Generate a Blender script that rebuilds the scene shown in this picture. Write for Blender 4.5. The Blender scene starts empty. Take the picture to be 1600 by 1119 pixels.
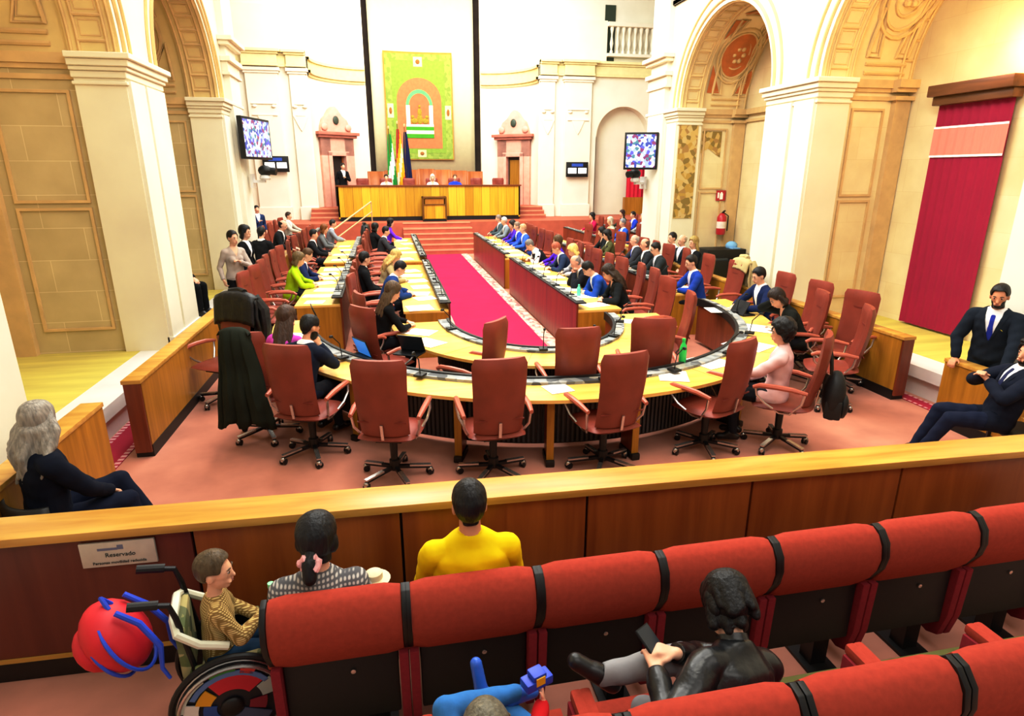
import bpy, bmesh, math, random
import numpy as np
from mathutils import Vector, Matrix, noise as mnoise
random.seed(7)
PI = math.pi
SC = bpy.context.scene
COL = SC.collection

def lin(h):
    h = h.lstrip('#')
    c = [int(h[i:i+2], 16) / 255 for i in (0, 2, 4)]
    return tuple(((v + .055) / 1.055) ** 2.4 if v > .04045 else v / 12.92 for v in c) + (1,)

# ---------------------------------------------------------------- materials
MATS = {}
def base_mat(name):
    m = bpy.data.materials.new(name); m.use_nodes = True
    nt = m.node_tree
    return m, nt, nt.nodes['Principled BSDF']
def coords(nt, scale=(1, 1, 1), rot=(0, 0, 0)):
    tc = nt.nodes.new('ShaderNodeTexCoord'); mp = nt.nodes.new('ShaderNodeMapping')
    mp.inputs['Scale'].default_value = scale; mp.inputs['Rotation'].default_value = rot
    nt.links.new(tc.outputs['Object'], mp.inputs['Vector'])
    return mp.outputs['Vector']
def ramp(nt, fac, stops):
    r = nt.nodes.new('ShaderNodeValToRGB')
    e = r.color_ramp.elements
    while len(e) < len(stops): e.new(.5)
    for el, (p, c) in zip(e, stops): el.position = p; el.color = c
    nt.links.new(fac, r.inputs[0])
    return r.outputs[0]
def mixc(c, k):
    return tuple(max(0, min(1, v * k)) for v in c[:3]) + (1,)
def M(name, col, rough=.6, var=.12, scale=6, bump=0., metal=0., spec=.5, stretch=(1, 1, 1), emit=0):
    key = (name, col)
    if key in MATS: return MATS[key]
    m, nt, b = base_mat(name)
    c = lin(col)
    v = coords(nt, stretch)
    n = nt.nodes.new('ShaderNodeTexNoise'); n.inputs['Scale'].default_value = scale; n.inputs['Detail'].default_value = 4
    nt.links.new(v, n.inputs['Vector'])
    o = ramp(nt, n.outputs['Fac'], [(.3, mixc(c, 1 - var)), (.7, mixc(c, 1 + var))])
    nt.links.new(o, b.inputs['Base Color'])
    b.inputs['Roughness'].default_value = rough; b.inputs['Metallic'].default_value = metal
    b.inputs['Specular IOR Level'].default_value = spec
    if emit:
        nt.links.new(o, b.inputs['Emission Color']); b.inputs['Emission Strength'].default_value = emit
    if bump:
        bp = nt.nodes.new('ShaderNodeBump'); bp.inputs['Strength'].default_value = bump; bp.inputs['Distance'].default_value = .02
        nt.links.new(n.outputs['Fac'], bp.inputs['Height']); nt.links.new(bp.outputs[0], b.inputs['Normal'])
    MATS[key] = m
    return m
def wood(name, c1, c2, grain=(14, 14, .8), rough=.35, spec=.4):
    m, nt, b = base_mat(name)
    v = coords(nt, grain)
    n = nt.nodes.new('ShaderNodeTexNoise'); n.inputs['Scale'].default_value = 1.2; n.inputs['Detail'].default_value = 6; n.inputs['Distortion'].default_value = .6
    nt.links.new(v, n.inputs['Vector'])
    v2 = coords(nt, tuple(g * .12 for g in grain))
    n2 = nt.nodes.new('ShaderNodeTexNoise'); n2.inputs['Scale'].default_value = 1.; nt.links.new(v2, n2.inputs['Vector'])
    ad = nt.nodes.new('ShaderNodeMath'); ad.operation = 'ADD'; nt.links.new(n.outputs['Fac'], ad.inputs[0]); nt.links.new(n2.outputs['Fac'], ad.inputs[1])
    hf = nt.nodes.new('ShaderNodeMath'); hf.operation = 'MULTIPLY'; hf.inputs[1].default_value = .5; nt.links.new(ad.outputs[0], hf.inputs[0])
    o = ramp(nt, hf.outputs[0], [(.33, lin(c1)), (.66, lin(c2))])
    nt.links.new(o, b.inputs['Base Color'])
    b.inputs['Roughness'].default_value = rough; b.inputs['Specular IOR Level'].default_value = spec
    return m
def planks(name, c1, c2, c3, w):          # upright boards of slightly different tone along X
    m, nt, b = base_mat(name)
    tc = nt.nodes.new('ShaderNodeTexCoord'); sx = nt.nodes.new('ShaderNodeSeparateXYZ'); nt.links.new(tc.outputs['Object'], sx.inputs[0])
    d = nt.nodes.new('ShaderNodeMath'); d.operation = 'DIVIDE'; d.inputs[1].default_value = w; nt.links.new(sx.outputs['X'], d.inputs[0])
    f = nt.nodes.new('ShaderNodeMath'); f.operation = 'FLOOR'; nt.links.new(d.outputs[0], f.inputs[0])
    wn = nt.nodes.new('ShaderNodeTexWhiteNoise'); wn.noise_dimensions = '1D'; nt.links.new(f.outputs[0], wn.inputs['W'])
    n = nt.nodes.new('ShaderNodeTexNoise'); n.inputs['Scale'].default_value = 1.; nt.links.new(coords(nt, (16, 16, 1)), n.inputs['Vector'])
    ad = nt.nodes.new('ShaderNodeMath'); ad.operation = 'ADD'; nt.links.new(wn.outputs['Value'], ad.inputs[0]); nt.links.new(n.outputs['Fac'], ad.inputs[1])
    hf = nt.nodes.new('ShaderNodeMath'); hf.operation = 'MULTIPLY'; hf.inputs[1].default_value = .5; nt.links.new(ad.outputs[0], hf.inputs[0])
    o = ramp(nt, hf.outputs[0], [(.25, lin(c1)), (.5, lin(c2)), (.75, lin(c3))])
    fr = nt.nodes.new('ShaderNodeMath'); fr.operation = 'FRACT'; nt.links.new(d.outputs[0], fr.inputs[0])
    lt = nt.nodes.new('ShaderNodeMath'); lt.operation = 'LESS_THAN'; lt.inputs[1].default_value = .03; nt.links.new(fr.outputs[0], lt.inputs[0])
    mx = nt.nodes.new('ShaderNodeMixRGB'); mx.inputs[2].default_value = lin('#6b4a08'); nt.links.new(lt.outputs[0], mx.inputs[0]); nt.links.new(o, mx.inputs[1])
    nt.links.new(mx.outputs[0], b.inputs['Base Color']); b.inputs['Roughness'].default_value = .4
    return m
def stone(name, c1, c2, cm, bw=.95, bh=.42, ms=.006, bump=.25):   # ashlar blocks, joints follow (x+y, z)
    m, nt, b = base_mat(name)
    tc = nt.nodes.new('ShaderNodeTexCoord'); sx = nt.nodes.new('ShaderNodeSeparateXYZ'); nt.links.new(tc.outputs['Object'], sx.inputs[0])
    ad = nt.nodes.new('ShaderNodeMath'); ad.operation = 'ADD'; nt.links.new(sx.outputs['X'], ad.inputs[0]); nt.links.new(sx.outputs['Y'], ad.inputs[1])
    cb = nt.nodes.new('ShaderNodeCombineXYZ'); nt.links.new(ad.outputs[0], cb.inputs[0]); nt.links.new(sx.outputs['Z'], cb.inputs[1])
    br = nt.nodes.new('ShaderNodeTexBrick'); nt.links.new(cb.outputs[0], br.inputs['Vector'])
    br.inputs['Scale'].default_value = 1; br.inputs['Brick Width'].default_value = bw; br.inputs['Row Height'].default_value = bh
    br.inputs['Mortar Size'].default_value = ms; br.inputs['Mortar Smooth'].default_value = .4
    br.inputs['Color1'].default_value = lin(c1); br.inputs['Color2'].default_value = lin(c2); br.inputs['Mortar'].default_value = lin(cm)
    n = nt.nodes.new('ShaderNodeTexNoise'); n.inputs['Scale'].default_value = 2.2; n.inputs['Detail'].default_value = 7
    nt.links.new(tc.outputs['Object'], n.inputs['Vector'])
    r = ramp(nt, n.outputs['Fac'], [(.3, (.78, .75, .68, 1)), (.7, (1.0, 1.0, 1.0, 1))])
    mx = nt.nodes.new('ShaderNodeMixRGB'); mx.blend_type = 'MULTIPLY'; mx.inputs[0].default_value = .6
    nt.links.new(br.outputs['Color'], mx.inputs[1]); nt.links.new(r, mx.inputs[2])
    nt.links.new(mx.outputs[0], b.inputs['Base Color']); b.inputs['Roughness'].default_value = .85
    bp = nt.nodes.new('ShaderNodeBump'); bp.inputs['Strength'].default_value = bump; bp.inputs['Distance'].default_value = .02
    nt.links.new(n.outputs['Fac'], bp.inputs['Height']); nt.links.new(bp.outputs[0], b.inputs['Normal'])
    return m
def check_mat(name, c1, c2, scale, axis_mix=.5, rough=.8, stretch=(1, 1, 1)):
    m, nt, b = base_mat(name)
    v = coords(nt, stretch)
    outs = []
    for d in ('X', 'Z'):
        w = nt.nodes.new('ShaderNodeTexWave'); w.bands_direction = d; w.inputs['Scale'].default_value = scale; w.inputs['Distortion'].default_value = 1.2
        nt.links.new(v, w.inputs['Vector']); outs.append(w.outputs['Fac'])
    mu = nt.nodes.new('ShaderNodeMath'); mu.operation = 'MULTIPLY'; nt.links.new(outs[0], mu.inputs[0]); nt.links.new(outs[1], mu.inputs[1])
    o = ramp(nt, mu.outputs[0], [(.1, lin(c1)), (.6, lin(c2))])
    nt.links.new(o, b.inputs['Base Color']); b.inputs['Roughness'].default_value = rough
    return m
def cells_mat(name, cols, scale, rough=.6, emit=0., stretch=(1, 1, 1)):
    m, nt, b = base_mat(name)
    vo = nt.nodes.new('ShaderNodeTexVoronoi'); vo.inputs['Scale'].default_value = scale
    nt.links.new(coords(nt, stretch), vo.inputs['Vector'])
    sp = nt.nodes.new('ShaderNodeSeparateColor'); nt.links.new(vo.outputs['Color'], sp.inputs[0])
    r = nt.nodes.new('ShaderNodeValToRGB'); r.color_ramp.interpolation = 'CONSTANT'
    e = r.color_ramp.elements
    while len(e) < len(cols): e.new(.5)
    for i, (el, c) in enumerate(zip(e, cols)): el.position = i / len(cols); el.color = lin(c)
    nt.links.new(sp.outputs[0], r.inputs[0])
    nt.links.new(r.outputs[0], b.inputs['Base Color']); b.inputs['Roughness'].default_value = rough
    if emit:
        nt.links.new(r.outputs[0], b.inputs['Emission Color']); b.inputs['Emission Strength'].default_value = emit
    return m

# ---------------------------------------------------------------- mesh builder
class MB:
    def __init__(s): s.v = []; s.f = []; s.m = []
    def add(s, vs, fs, mi=0):
        o = len(s.v); s.v += [tuple(v) for v in vs]; s.f += [tuple(i + o for i in f) for f in fs]; s.m += [mi] * len(fs)
        return s
    def box(s, x0, x1, y0, y1, z0, z1, mi=0):
        return s.add([(x0,y0,z0),(x1,y0,z0),(x1,y1,z0),(x0,y1,z0),(x0,y0,z1),(x1,y0,z1),(x1,y1,z1),(x0,y1,z1)],
            [(0,3,2,1),(4,5,6,7),(0,1,5,4),(1,2,6,5),(2,3,7,6),(3,0,4,7)], mi)
    def obox(s, mat, sx, sy, sz, mi=0):      # box centred, in frame mat
        t = MB().box(-sx/2, sx/2, -sy/2, sy/2, -sz/2, sz/2)
        return s.add([mat @ Vector(v) for v in t.v], t.f, mi)
    def bar(s, a, b, w, h, up=(0, 0, 1), mi=0):
        a, b = Vector(a), Vector(b); d = (b - a); L = d.length; d.normalize()
        u = Vector(up); x = d.cross(u)
        if x.length < 1e-4: x = d.cross(Vector((1, 0, 0)))
        x.normalize(); u = x.cross(d)
        m = Matrix((x, d, u)).transposed().to_4x4(); m.translation = (a + b) / 2
        return s.obox(m, w, L, h, mi)
    def hexa(s, p, mi=0):                     # 8 corners ordered like box
        return s.add(p, [(0,3,2,1),(4,5,6,7),(0,1,5,4),(1,2,6,5),(2,3,7,6),(3,0,4,7)], mi)
    def prism(s, poly, f, mi=0):              # poly of 2D pts; f(u,v,k) -> 3D for k=0,1
        n = len(poly)
        vs = [f(u, v, 0) for u, v in poly] + [f(u, v, 1) for u, v in poly]
        return s.add(vs, [tuple(range(n))[::-1], tuple(range(n, 2*n))] + [(i, (i+1) % n, n+(i+1) % n, n+i) for i in range(n)], mi)
    def tube(s, pts, r, n=10, mi=0, caps=True, closed=False):
        pts = [Vector(p) for p in pts]; k = len(pts)
        rs = r if isinstance(r, (list, tuple)) else [r] * k
        rings = []; prev = None
        for i, p in enumerate(pts):
            if closed: d = pts[(i+1) % k] - pts[i-1]
            else: d = pts[min(i+1, k-1)] - pts[max(i-1, 0)]
            d.normalize()
            if prev is None:
                a = Vector((0, 0, 1)) if abs(d.z) < .9 else Vector((1, 0, 0))
                x = d.cross(a).normalized()
            else:
                x = prev - d * prev.dot(d)
                x = x.normalized() if x.length > 1e-5 else d.orthogonal().normalized()
            prev = x; y = d.cross(x)
            rings.append([p + (x * math.cos(t*2*PI/n) + y * math.sin(t*2*PI/n)) * rs[i] for t in range(n)])
        vs = [v for R in rings for v in R]; fs = []
        for i in range(k if closed else k-1):
            j = (i+1) % k
            fs += [(i*n+t, i*n+(t+1) % n, j*n+(t+1) % n, j*n+t) for t in range(n)]
        if caps and not closed: fs += [tuple(range(n))[::-1], tuple(range((k-1)*n, k*n))]
        return s.add(vs, fs, mi)
    def lathe(s, prof, c=(0, 0, 0), n=20, mi=0, mat=None):
        vs = []; k = len(prof)
        for r, z in prof:
            for t in range(n):
                v = Vector((r*math.cos(2*PI*t/n), r*math.sin(2*PI*t/n), z))
                vs.append((mat @ v) if mat else (v + Vector(c)))
        fs = [(i*n+t, i*n+(t+1) % n, (i+1)*n+(t+1) % n, (i+1)*n+t) for i in range(k-1) for t in range(n)]
        fs += [tuple(range(n))[::-1], tuple(range((k-1)*n, k*n))]
        return s.add(vs, fs, mi)
    def ell(s, c, r, R=None, n=12, mi=0):
        c = Vector(c); vs = [(0, 0, -1)]; h = n // 2
        for i in range(1, h):
            a = -PI/2 + PI*i/h
            vs += [(math.cos(a)*math.cos(2*PI*t/n), math.cos(a)*math.sin(2*PI*t/n), math.sin(a)) for t in range(n)]
        vs.append((0, 0, 1)); L = len(vs)-1
        fs = [(0, 1+(t+1) % n, 1+t) for t in range(n)]
        for i in range(h-2): fs += [(1+i*n+t, 1+i*n+(t+1) % n, 1+(i+1)*n+(t+1) % n, 1+(i+1)*n+t) for t in range(n)]
        fs += [(1+(h-2)*n+t, 1+(h-2)*n+(t+1) % n, L) for t in range(n)]
        pv = []
        for v in vs:
            w = Vector((v[0]*r[0], v[1]*r[1], v[2]*r[2]))
            pv.append(c + (R @ w if R else w))
        return s.add(pv, fs, mi)
    def caps(s, a, b, ra, rb, n=10):          # tapered capsule (closed)
        a, b = Vector(a), Vector(b); d = b - a; L = max(d.length, 1e-4); d = d / L
        pts, rs = [], []
        for t in (-1, -.85, -.5): pts.append(a + d*ra*t); rs.append(max(ra*math.sqrt(1-t*t), ra*.08))
        pts.append(a); rs.append(ra); pts.append(b); rs.append(rb)
        for t in (.5, .85, 1): pts.append(b + d*rb*t); rs.append(max(rb*math.sqrt(1-t*t), rb*.08))
        return s.tube(pts, rs, n)
    def grid(s, rows, mi=0, flip=False):
        n = len(rows[0]); vs = [p for r in rows for p in r]
        fs = []
        for i in range(len(rows)-1):
            for j in range(n-1):
                q = (i*n+j, i*n+j+1, (i+1)*n+j+1, (i+1)*n+j); fs.append(q[::-1] if flip else q)
        return s.add(vs, fs, mi)
    def mesh(s, name):
        me = bpy.data.meshes.new(name); me.from_pydata(s.v, [], s.f); me.update()
        for p, mi in zip(me.polygons, s.m): p.material_index = mi
        return me
    def build(s, name, mat, parent=None, bevel=0., seg=2, smooth=True, angle=35, solid=0., fixn=True):
        me = s.mesh(name)
        if bevel or fixn:
            bm = bmesh.new(); bm.from_mesh(me)
            if fixn and not solid: bmesh.ops.recalc_face_normals(bm, faces=bm.faces)
            if bevel:
                es = [e for e in bm.edges if len(e.link_faces) == 2 and e.calc_face_angle(0) > .6]
                bmesh.ops.bevel(bm, geom=es, offset=bevel, segments=seg, profile=.6, affect='EDGES', clamp_overlap=True)
            bm.to_mesh(me); bm.free()
        for m in (mat if isinstance(mat, (list, tuple)) else [mat]): me.materials.append(m)
        if smooth:
            me.polygons.foreach_set('use_smooth', [True]*len(me.polygons)); me.set_sharp_from_angle(angle=math.radians(angle))
        o = bpy.data.objects.new(name, me); COL.objects.link(o)
        if parent: o.parent = parent
        if solid:
            md = o.modifiers.new('Solidify', 'SOLIDIFY'); md.thickness = solid; md.offset = 0
        return o

def tag(o, label=None, cat=None, group=None, kind=None):
    if label: o['label'] = label
    if cat: o['category'] = cat
    if group: o['group'] = group
    if kind: o['kind'] = kind
    return o
def thing(name, label, cat, loc=(0, 0, 0), rz=0., group=None):
    o = bpy.data.objects.new(name, None); COL.objects.link(o); o.location = loc; o.rotation_euler = (0, 0, rz)
    o.empty_display_size = .1
    return tag(o, label, cat, group)
def kids(o): return KIDS.setdefault(o.name, [c for c in bpy.data.objects if c.parent == o])
KIDS = {}
def dup(root, loc, rz, label=None, group=None, skip=()):
    r = root.copy(); COL.objects.link(r); r.location = loc; r.rotation_euler = (0, 0, rz)
    if label: r['label'] = label
    if group: r['group'] = group
    for c in kids(root):
        if c.name.split('.')[0] in skip: continue
        d = c.copy(); COL.objects.link(d); d.parent = r
        for g in kids(c):
            h = g.copy(); COL.objects.link(h); h.parent = d
    return r
def struct(mb, name, mat, **k):
    return tag(mb.build(name, mat, **k), kind='structure')
ORD = ['first', 'second', 'third', 'fourth', 'fifth', 'sixth', 'seventh', 'eighth', 'ninth', 'tenth', 'eleventh', 'twelfth', 'thirteenth', 'fourteenth']
def R(d): return math.radians(d)

# palette
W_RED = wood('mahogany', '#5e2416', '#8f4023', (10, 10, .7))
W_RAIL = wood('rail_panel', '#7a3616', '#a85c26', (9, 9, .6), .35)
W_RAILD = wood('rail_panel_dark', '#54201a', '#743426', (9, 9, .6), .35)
W_OAK = wood('oak_top', '#aa7a2c', '#d6ac58', (1.2, 12, 12), .3)
W_OAKV = wood('oak_upright', '#8e5a14', '#c08a2a', (12, 12, .8), .4)
W_TOP = wood('pale_top', '#d9ab4c', '#f0cf7c', (1.4, 9, 9), .3)
W_DESK = planks('dais_planks', '#b48814', '#cda022', '#deb834', .33)
W_BACK = wood('back_screen', '#8a4a20', '#b87038', (14, 14, .8), .4)
BLACK = M('black_plastic', '#070708', .5, .15)
DARK = M('dark_metal', '#15161a', .4, .2, metal=.3)
CHROME = M('chrome', '#c9c6c2', .25, .06, metal=.9)
LEATH = M('red_leather', '#883c2c', .42, .14, 5, .08, spec=.4)
LEATHD = M('red_leather_dark', '#7a2a1e', .5, .14, 5, .08)
ARMPAD = M('arm_leather', '#b5634c', .4, .1)
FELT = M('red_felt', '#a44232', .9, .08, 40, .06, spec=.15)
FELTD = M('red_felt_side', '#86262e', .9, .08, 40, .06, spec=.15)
PAPER = M('paper', '#f4f2ee', .8, .03)
GREYDEV = cells_mat('console_strip', ['#7c8182', '#8b9090', '#6b7072', '#9c978a', '#8f9595', '#4a4d50', '#a2a4a0'], 11)
STONE_W = M('white_stone', '#e5e1d0', .85, .05, 1.5, .12)
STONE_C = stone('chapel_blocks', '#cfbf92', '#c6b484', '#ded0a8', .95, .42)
STONE_P = M('pier_stone', '#e3dcc6', .85, .06, 1.2, .1)
STONE_R = stone('right_blocks', '#e6d8b4', '#e2d2aa', '#d8c69c', 1.1, .5, .003, .1)
STONE_ORN = M('ornament_stone', '#d0b27c', .85, .12, 3, .2)
PINK = M('pink_marble', '#d6a494', .6, .12, 4)
PINKD = M('pink_marble_dark', '#b57262', .6, .12, 4)
MARBLE = M('white_marble', '#dcdad8', .4, .06, 3)
# ================================================================ setting
XL, XR = -4.97, 4.8
ZS = 4.2
CARPET = M('salmon_carpet', '#bd8470', .95, .14, 2.2, .1, spec=.1)
struct(MB().box(-13, 13, -3, 24, -.12, 0), 'floor', CARPET)
struct(MB().box(-4.97, 4.8, -3, 2.33, 0, .12), 'floor_riser', CARPET)
struct(MB().box(-4.9, 4.7, 2.29, 2.345, .12, .126), 'trim_1', M('nosing', '#a9b06a', .6))

def arch_pts(c, r, n=28, a0=0., a1=PI):
    return [(c + r*math.cos(a0+(a1-a0)*i/n), ZS + r*math.sin(a0+(a1-a0)*i/n)) for i in range(n+1)]
def nave_side(sg, x0, xback, side):
    s = sg; xb = x0 + s*.58
    piers = [(-2.5, 5.5), (9.05, 10.35), (13.8, 15.3)]; opens = [(5.5, 9.05), (10.35, 13.8)]
    w = MB()
    bx = lambda m, xa, xc, *r, mi=0: m.box(min(xa, xc), max(xa, xc), *r, mi=mi)
    for a, b in piers: bx(w, x0, xb, a, b, 0, 11)
    for a, b in opens:
        pts = arch_pts((a+b)/2, (b-a)/2)
        f0 = [(x0, y, z) for y, z in pts]; f1 = [(x0, y, 11) for y, z in pts]
        g0 = [(xb, y, z) for y, z in pts]; g1 = [(xb, y, 11) for y, z in pts]
        w.grid([f0, f1]); w.grid([g0, g1]); 
    struct(w, 'wall_' + side, STONE_P)
    v = MB()
    for a, b in opens:
        pts = arch_pts((a+b)/2, (b-a)/2)
        v.grid([[(x0, y, z) for y, z in pts], [(xb, y, z) for y, z in pts]])
        c, r = (a+b)/2, (b-a)/2 + .06
        pt = arch_pts(c, r)
        v.grid([[(xb, y, z) for y, z in pt], [(xback, y, z) for y, z in pt]])
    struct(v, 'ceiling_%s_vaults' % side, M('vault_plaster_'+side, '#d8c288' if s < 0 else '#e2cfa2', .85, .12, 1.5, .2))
    # pilaster strips on the nave face, capitals round the pier, coffers, vault ornament
    st = MB(); cp = MB(); orn = MB()
    for a, b in piers:
        a_ = max(a, 4.2)
        for y0, y1 in ((a_+.02, a_+.5), (a_+.58, b-.02)):
            bx(st, x0, x0-s*.05, y0, y1, .55, 3.9)
        bx(st, x0+s*.02, x0-s*.07, a_, b, .4, .58)
        for z0, z1, p in ((3.84, 3.88, .03), (3.92, 4.0, .03), (4.0, 4.05, .06), (4.05, 4.13, .09), (4.13, 4.2, .13)):
            bx(cp, x0-s*p, xb+s*.02, a_-p, b+p, z0, z1)
        for z0, z1, p in ((6.4, 6.5, .06), (6.5, 6.75, .02), (6.75, 6.85, .1), (6.85, 6.95, .18)):
            bx(cp, x0-s*p, x0, -2, 15.3+p, z0, z1)
    # bigger order on the last pier
    bx(st, x0-s*.0, x0-s*.12, 14.4, 15.28, .4, 4.7)
    for z0, z1, p in ((4.7, 4.76, .16), (4.76, 4.95, .13), (4.95, 5.05, .2), (5.25, 5.33, .2), (5.33, 5.42, .28)):
        bx(cp, x0, x0-s*p, 14.4-p*.6, 15.3+p*.6, z0, z1)
    bx(st, x0-s*.0, x0-s*.1, 14.4, 15.28, 5.05, 5.25); bx(st, x0-s*.0, x0-s*.12, 14.4, 15.28, 5.42, 10)
    for a, b in opens:
        c, r = (a+b)/2, (b-a)/2
        P = lambda x, th, rr: (x, c + rr*math.cos(R(th)), ZS + rr*math.sin(R(th)))
        for xx in (x0+s*.05, x0+s*.13, xb-s*.13, xb-s*.04): orn.tube([P(xx, t, r-.005) for t in range(0, 181, 6)], .02, 6)
        for k in range(0, 20):
            t = 4.5 + k*9
            orn.tube([P(x0+s*.13, t, r-.005), P(xb-s*.13, t, r-.005)], .022, 6)
            orn.tube([P(x0+s*.18, t+1.8, r+.002), P(xb-s*.18, t+1.8, r+.002), P(xb-s*.18, t+7.2, r+.002), P(x0+s*.18, t+7.2, r+.002)], .012, 5, closed=True)
        for rr, tr in ((r+.1, .03), (r+.3, .025)): orn.tube([P(x0-s*.01, t, rr) for t in range(0, 181, 5)], tr, 6)
        xm = (xb+xback)/2; hw = abs(xback-xb)/2 - .2; ro = r+.05
        for t in (3, 7): orn.tube([P(xm-hw, t, ro), P(xm+hw, t, ro)], .03, 6)
        for sgn, th in ((0, 38), (1, 142)):
            fl = lambda t: t if not sgn else 180-t
            ring = lambda rr: [P(xm + rr*math.cos(q), fl(38) + math.degrees(rr*1.35*math.sin(q)/ro), ro) for q in [2*PI*i/22 for i in range(22)]]
            for rr, tr in ((.46, .035), (.38, .025), (.24, .025)): orn.tube(ring(rr), tr, 6, closed=True)
            for q in range(6): orn.ell(P(xm + .11*math.cos(q*1.05), fl(38)+5*math.sin(q*1.05), ro-.02), (.06, .06, .06), n=8)
            for e in (-1, 1):
                for poly in ([(hw, 10), (.15, 10), (hw*.55, 20), (hw, 31)], [(hw, 47), (hw, 66), (.2, 66), (hw*.6, 58)]):
                    pts = [P(xm+e*u, fl(t), ro) for u, t in poly]
                    orn.tube(pts, .028, 6, closed=True); orn.tube([P(xm+e*(u*.8+.09), fl(t*.85+poly[0][1]*.15+2), ro) for u, t in poly], .014, 5, closed=True)
            orn.tube([P(xm+u, fl(t), ro) for u, t in ((-hw, 71), (hw, 71), (0, 84))], .03, 6, closed=True)
        # band by the back wall
        for xx in (xback-s*.25, xback-s*.06): orn.tube([P(xx, t, ro) for t in range(0, 181, 6)], .025, 6)
        for k in range(20): orn.tube([P(xback-s*.25, k*9, ro), P(xback-s*.06, k*9, ro)], .018, 5)
    struct(st, 'trim_%s_pilasters' % side, STONE_W); struct(cp, 'trim_%s_capitals' % side, STONE_P, bevel=.008, seg=1)
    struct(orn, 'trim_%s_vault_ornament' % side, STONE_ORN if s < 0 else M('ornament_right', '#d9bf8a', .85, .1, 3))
    # chapels: cross walls, back wall, raised floor
    cw = MB()
    for a, b in ((3.5, 5.4), (9.13, 10.27), (13.88, 15.3)): bx(cw, xb, xback, a, b, 0, 6.5)
    bx(cw, xback, xback+s*.3, 3, 15.3, 0, 7)
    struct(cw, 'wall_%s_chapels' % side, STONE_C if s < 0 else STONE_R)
    fr = MB()
    for y in (9.13, 13.88):
        for z0, z1 in ((2.42, 3.78), (.72, 2.36)):
            xa, xc = xb+s*.1, xback-s*.42
            for za, zb, xp, xq in ((z0, z0+.035, xa, xc), (z1-.035, z1, xa, xc), (z0+.035, z1-.035, xa, xa+s*.035), (z0+.035, z1-.035, xc, xc-s*.035)):
                bx(fr, xp, xq, y-.03, y, za, zb)
        bx(fr, xback-s*.3, xback-s*.02, y-.1, y, .4, 3.9)
        for z0, z1, p in ((3.9, 3.96, .05), (4.02, 4.08, .05), (4.08, 4.2, .1)):
            bx(fr, xb, xback, y-p*.6, y, z0, z1); bx(fr, xback-s*.36, xback, y-.1-p, y, z0, z1)
    for z0, z1, p in ((3.92, 3.98, .05), (4.08, 4.2, .1)): bx(fr, xback, xback-s*p, 10.3, 13.88, z0, z1)
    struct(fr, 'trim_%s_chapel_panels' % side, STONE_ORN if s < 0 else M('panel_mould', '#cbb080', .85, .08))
    fl = MB(); mt = MB()
    for (a, b) in ((5.5, 9.13), (10.27, 13.88)):
        bx(fl, x0-s*.04, xback, a, b, .245, .4); bx(fl, x0+s*.02, xback, a, b, .0, .235)
        bx(mt, x0+s*.4, xback, a, b, .4, .404)
    for a, b in ((9.05, 10.35),(13.8, 15.3)): bx(fl, x0-s*.09, x0+s*.1, a, b, 0, .4)
    struct(fl, 'floor_%s_steps' % side, MARBLE)
    struct(mt, 'floor_%s_chapels' % side, M('yellow_mat', '#c6b95e', .8, .16, 2.5, stretch=(.3, 2, 1)))
nave_side(-1, XL, -6.95, 'left')
nave_side(1, XR, 6.5, 'right')

# transept: outer walls and the return walls with pilasters, niche, frieze, gallery
tw = MB()
for s, x in ((-1, XL), (1, XR)):
    tw.box(min(x+s*.5, s*12.5), max(x+s*.5, s*12.5), 15.02, 15.3, 0, 11)
    tw.box(min(s*12.5, s*12.8), max(s*12.5, s*12.8), 15, 26.5, 0, 11)
struct(tw, 'wall_transept', STONE_W)
nx, nr, nz = 8.2, 1.2, 4.25
wr = MB().box(4.5, nx-nr, 26, 26.4, 0, 11).box(nx+nr, 12.6, 26, 26.4, 0, 11)
ap = [(nx+nr*math.cos(PI*i/24), nz+nr*math.sin(PI*i/24)) for i in range(25)]
wr.grid([[(x, 26, z) for x, z in ap], [(x, 26, 11) for x, z in ap]])
wr.grid([[(x, 26, z) for x, z in ap], [(x, 26.5, z) for x, z in ap]])
wr.box(nx-nr-.1, nx+nr+.1, 26.5, 26.6, 0, 5.6)
wr.box(nx-nr-.02, nx-nr, 26, 26.5, 0, nz).box(nx+nr, nx+nr+.02, 26, 26.5, 0, nz)
struct(wr, 'wall_back_right', STONE_W)
struct(MB().box(-12.6, -4.5, 26, 26.4, 0, 11), 'wall_back_left', STONE_W)
tr = MB(); fz = MB()
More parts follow.
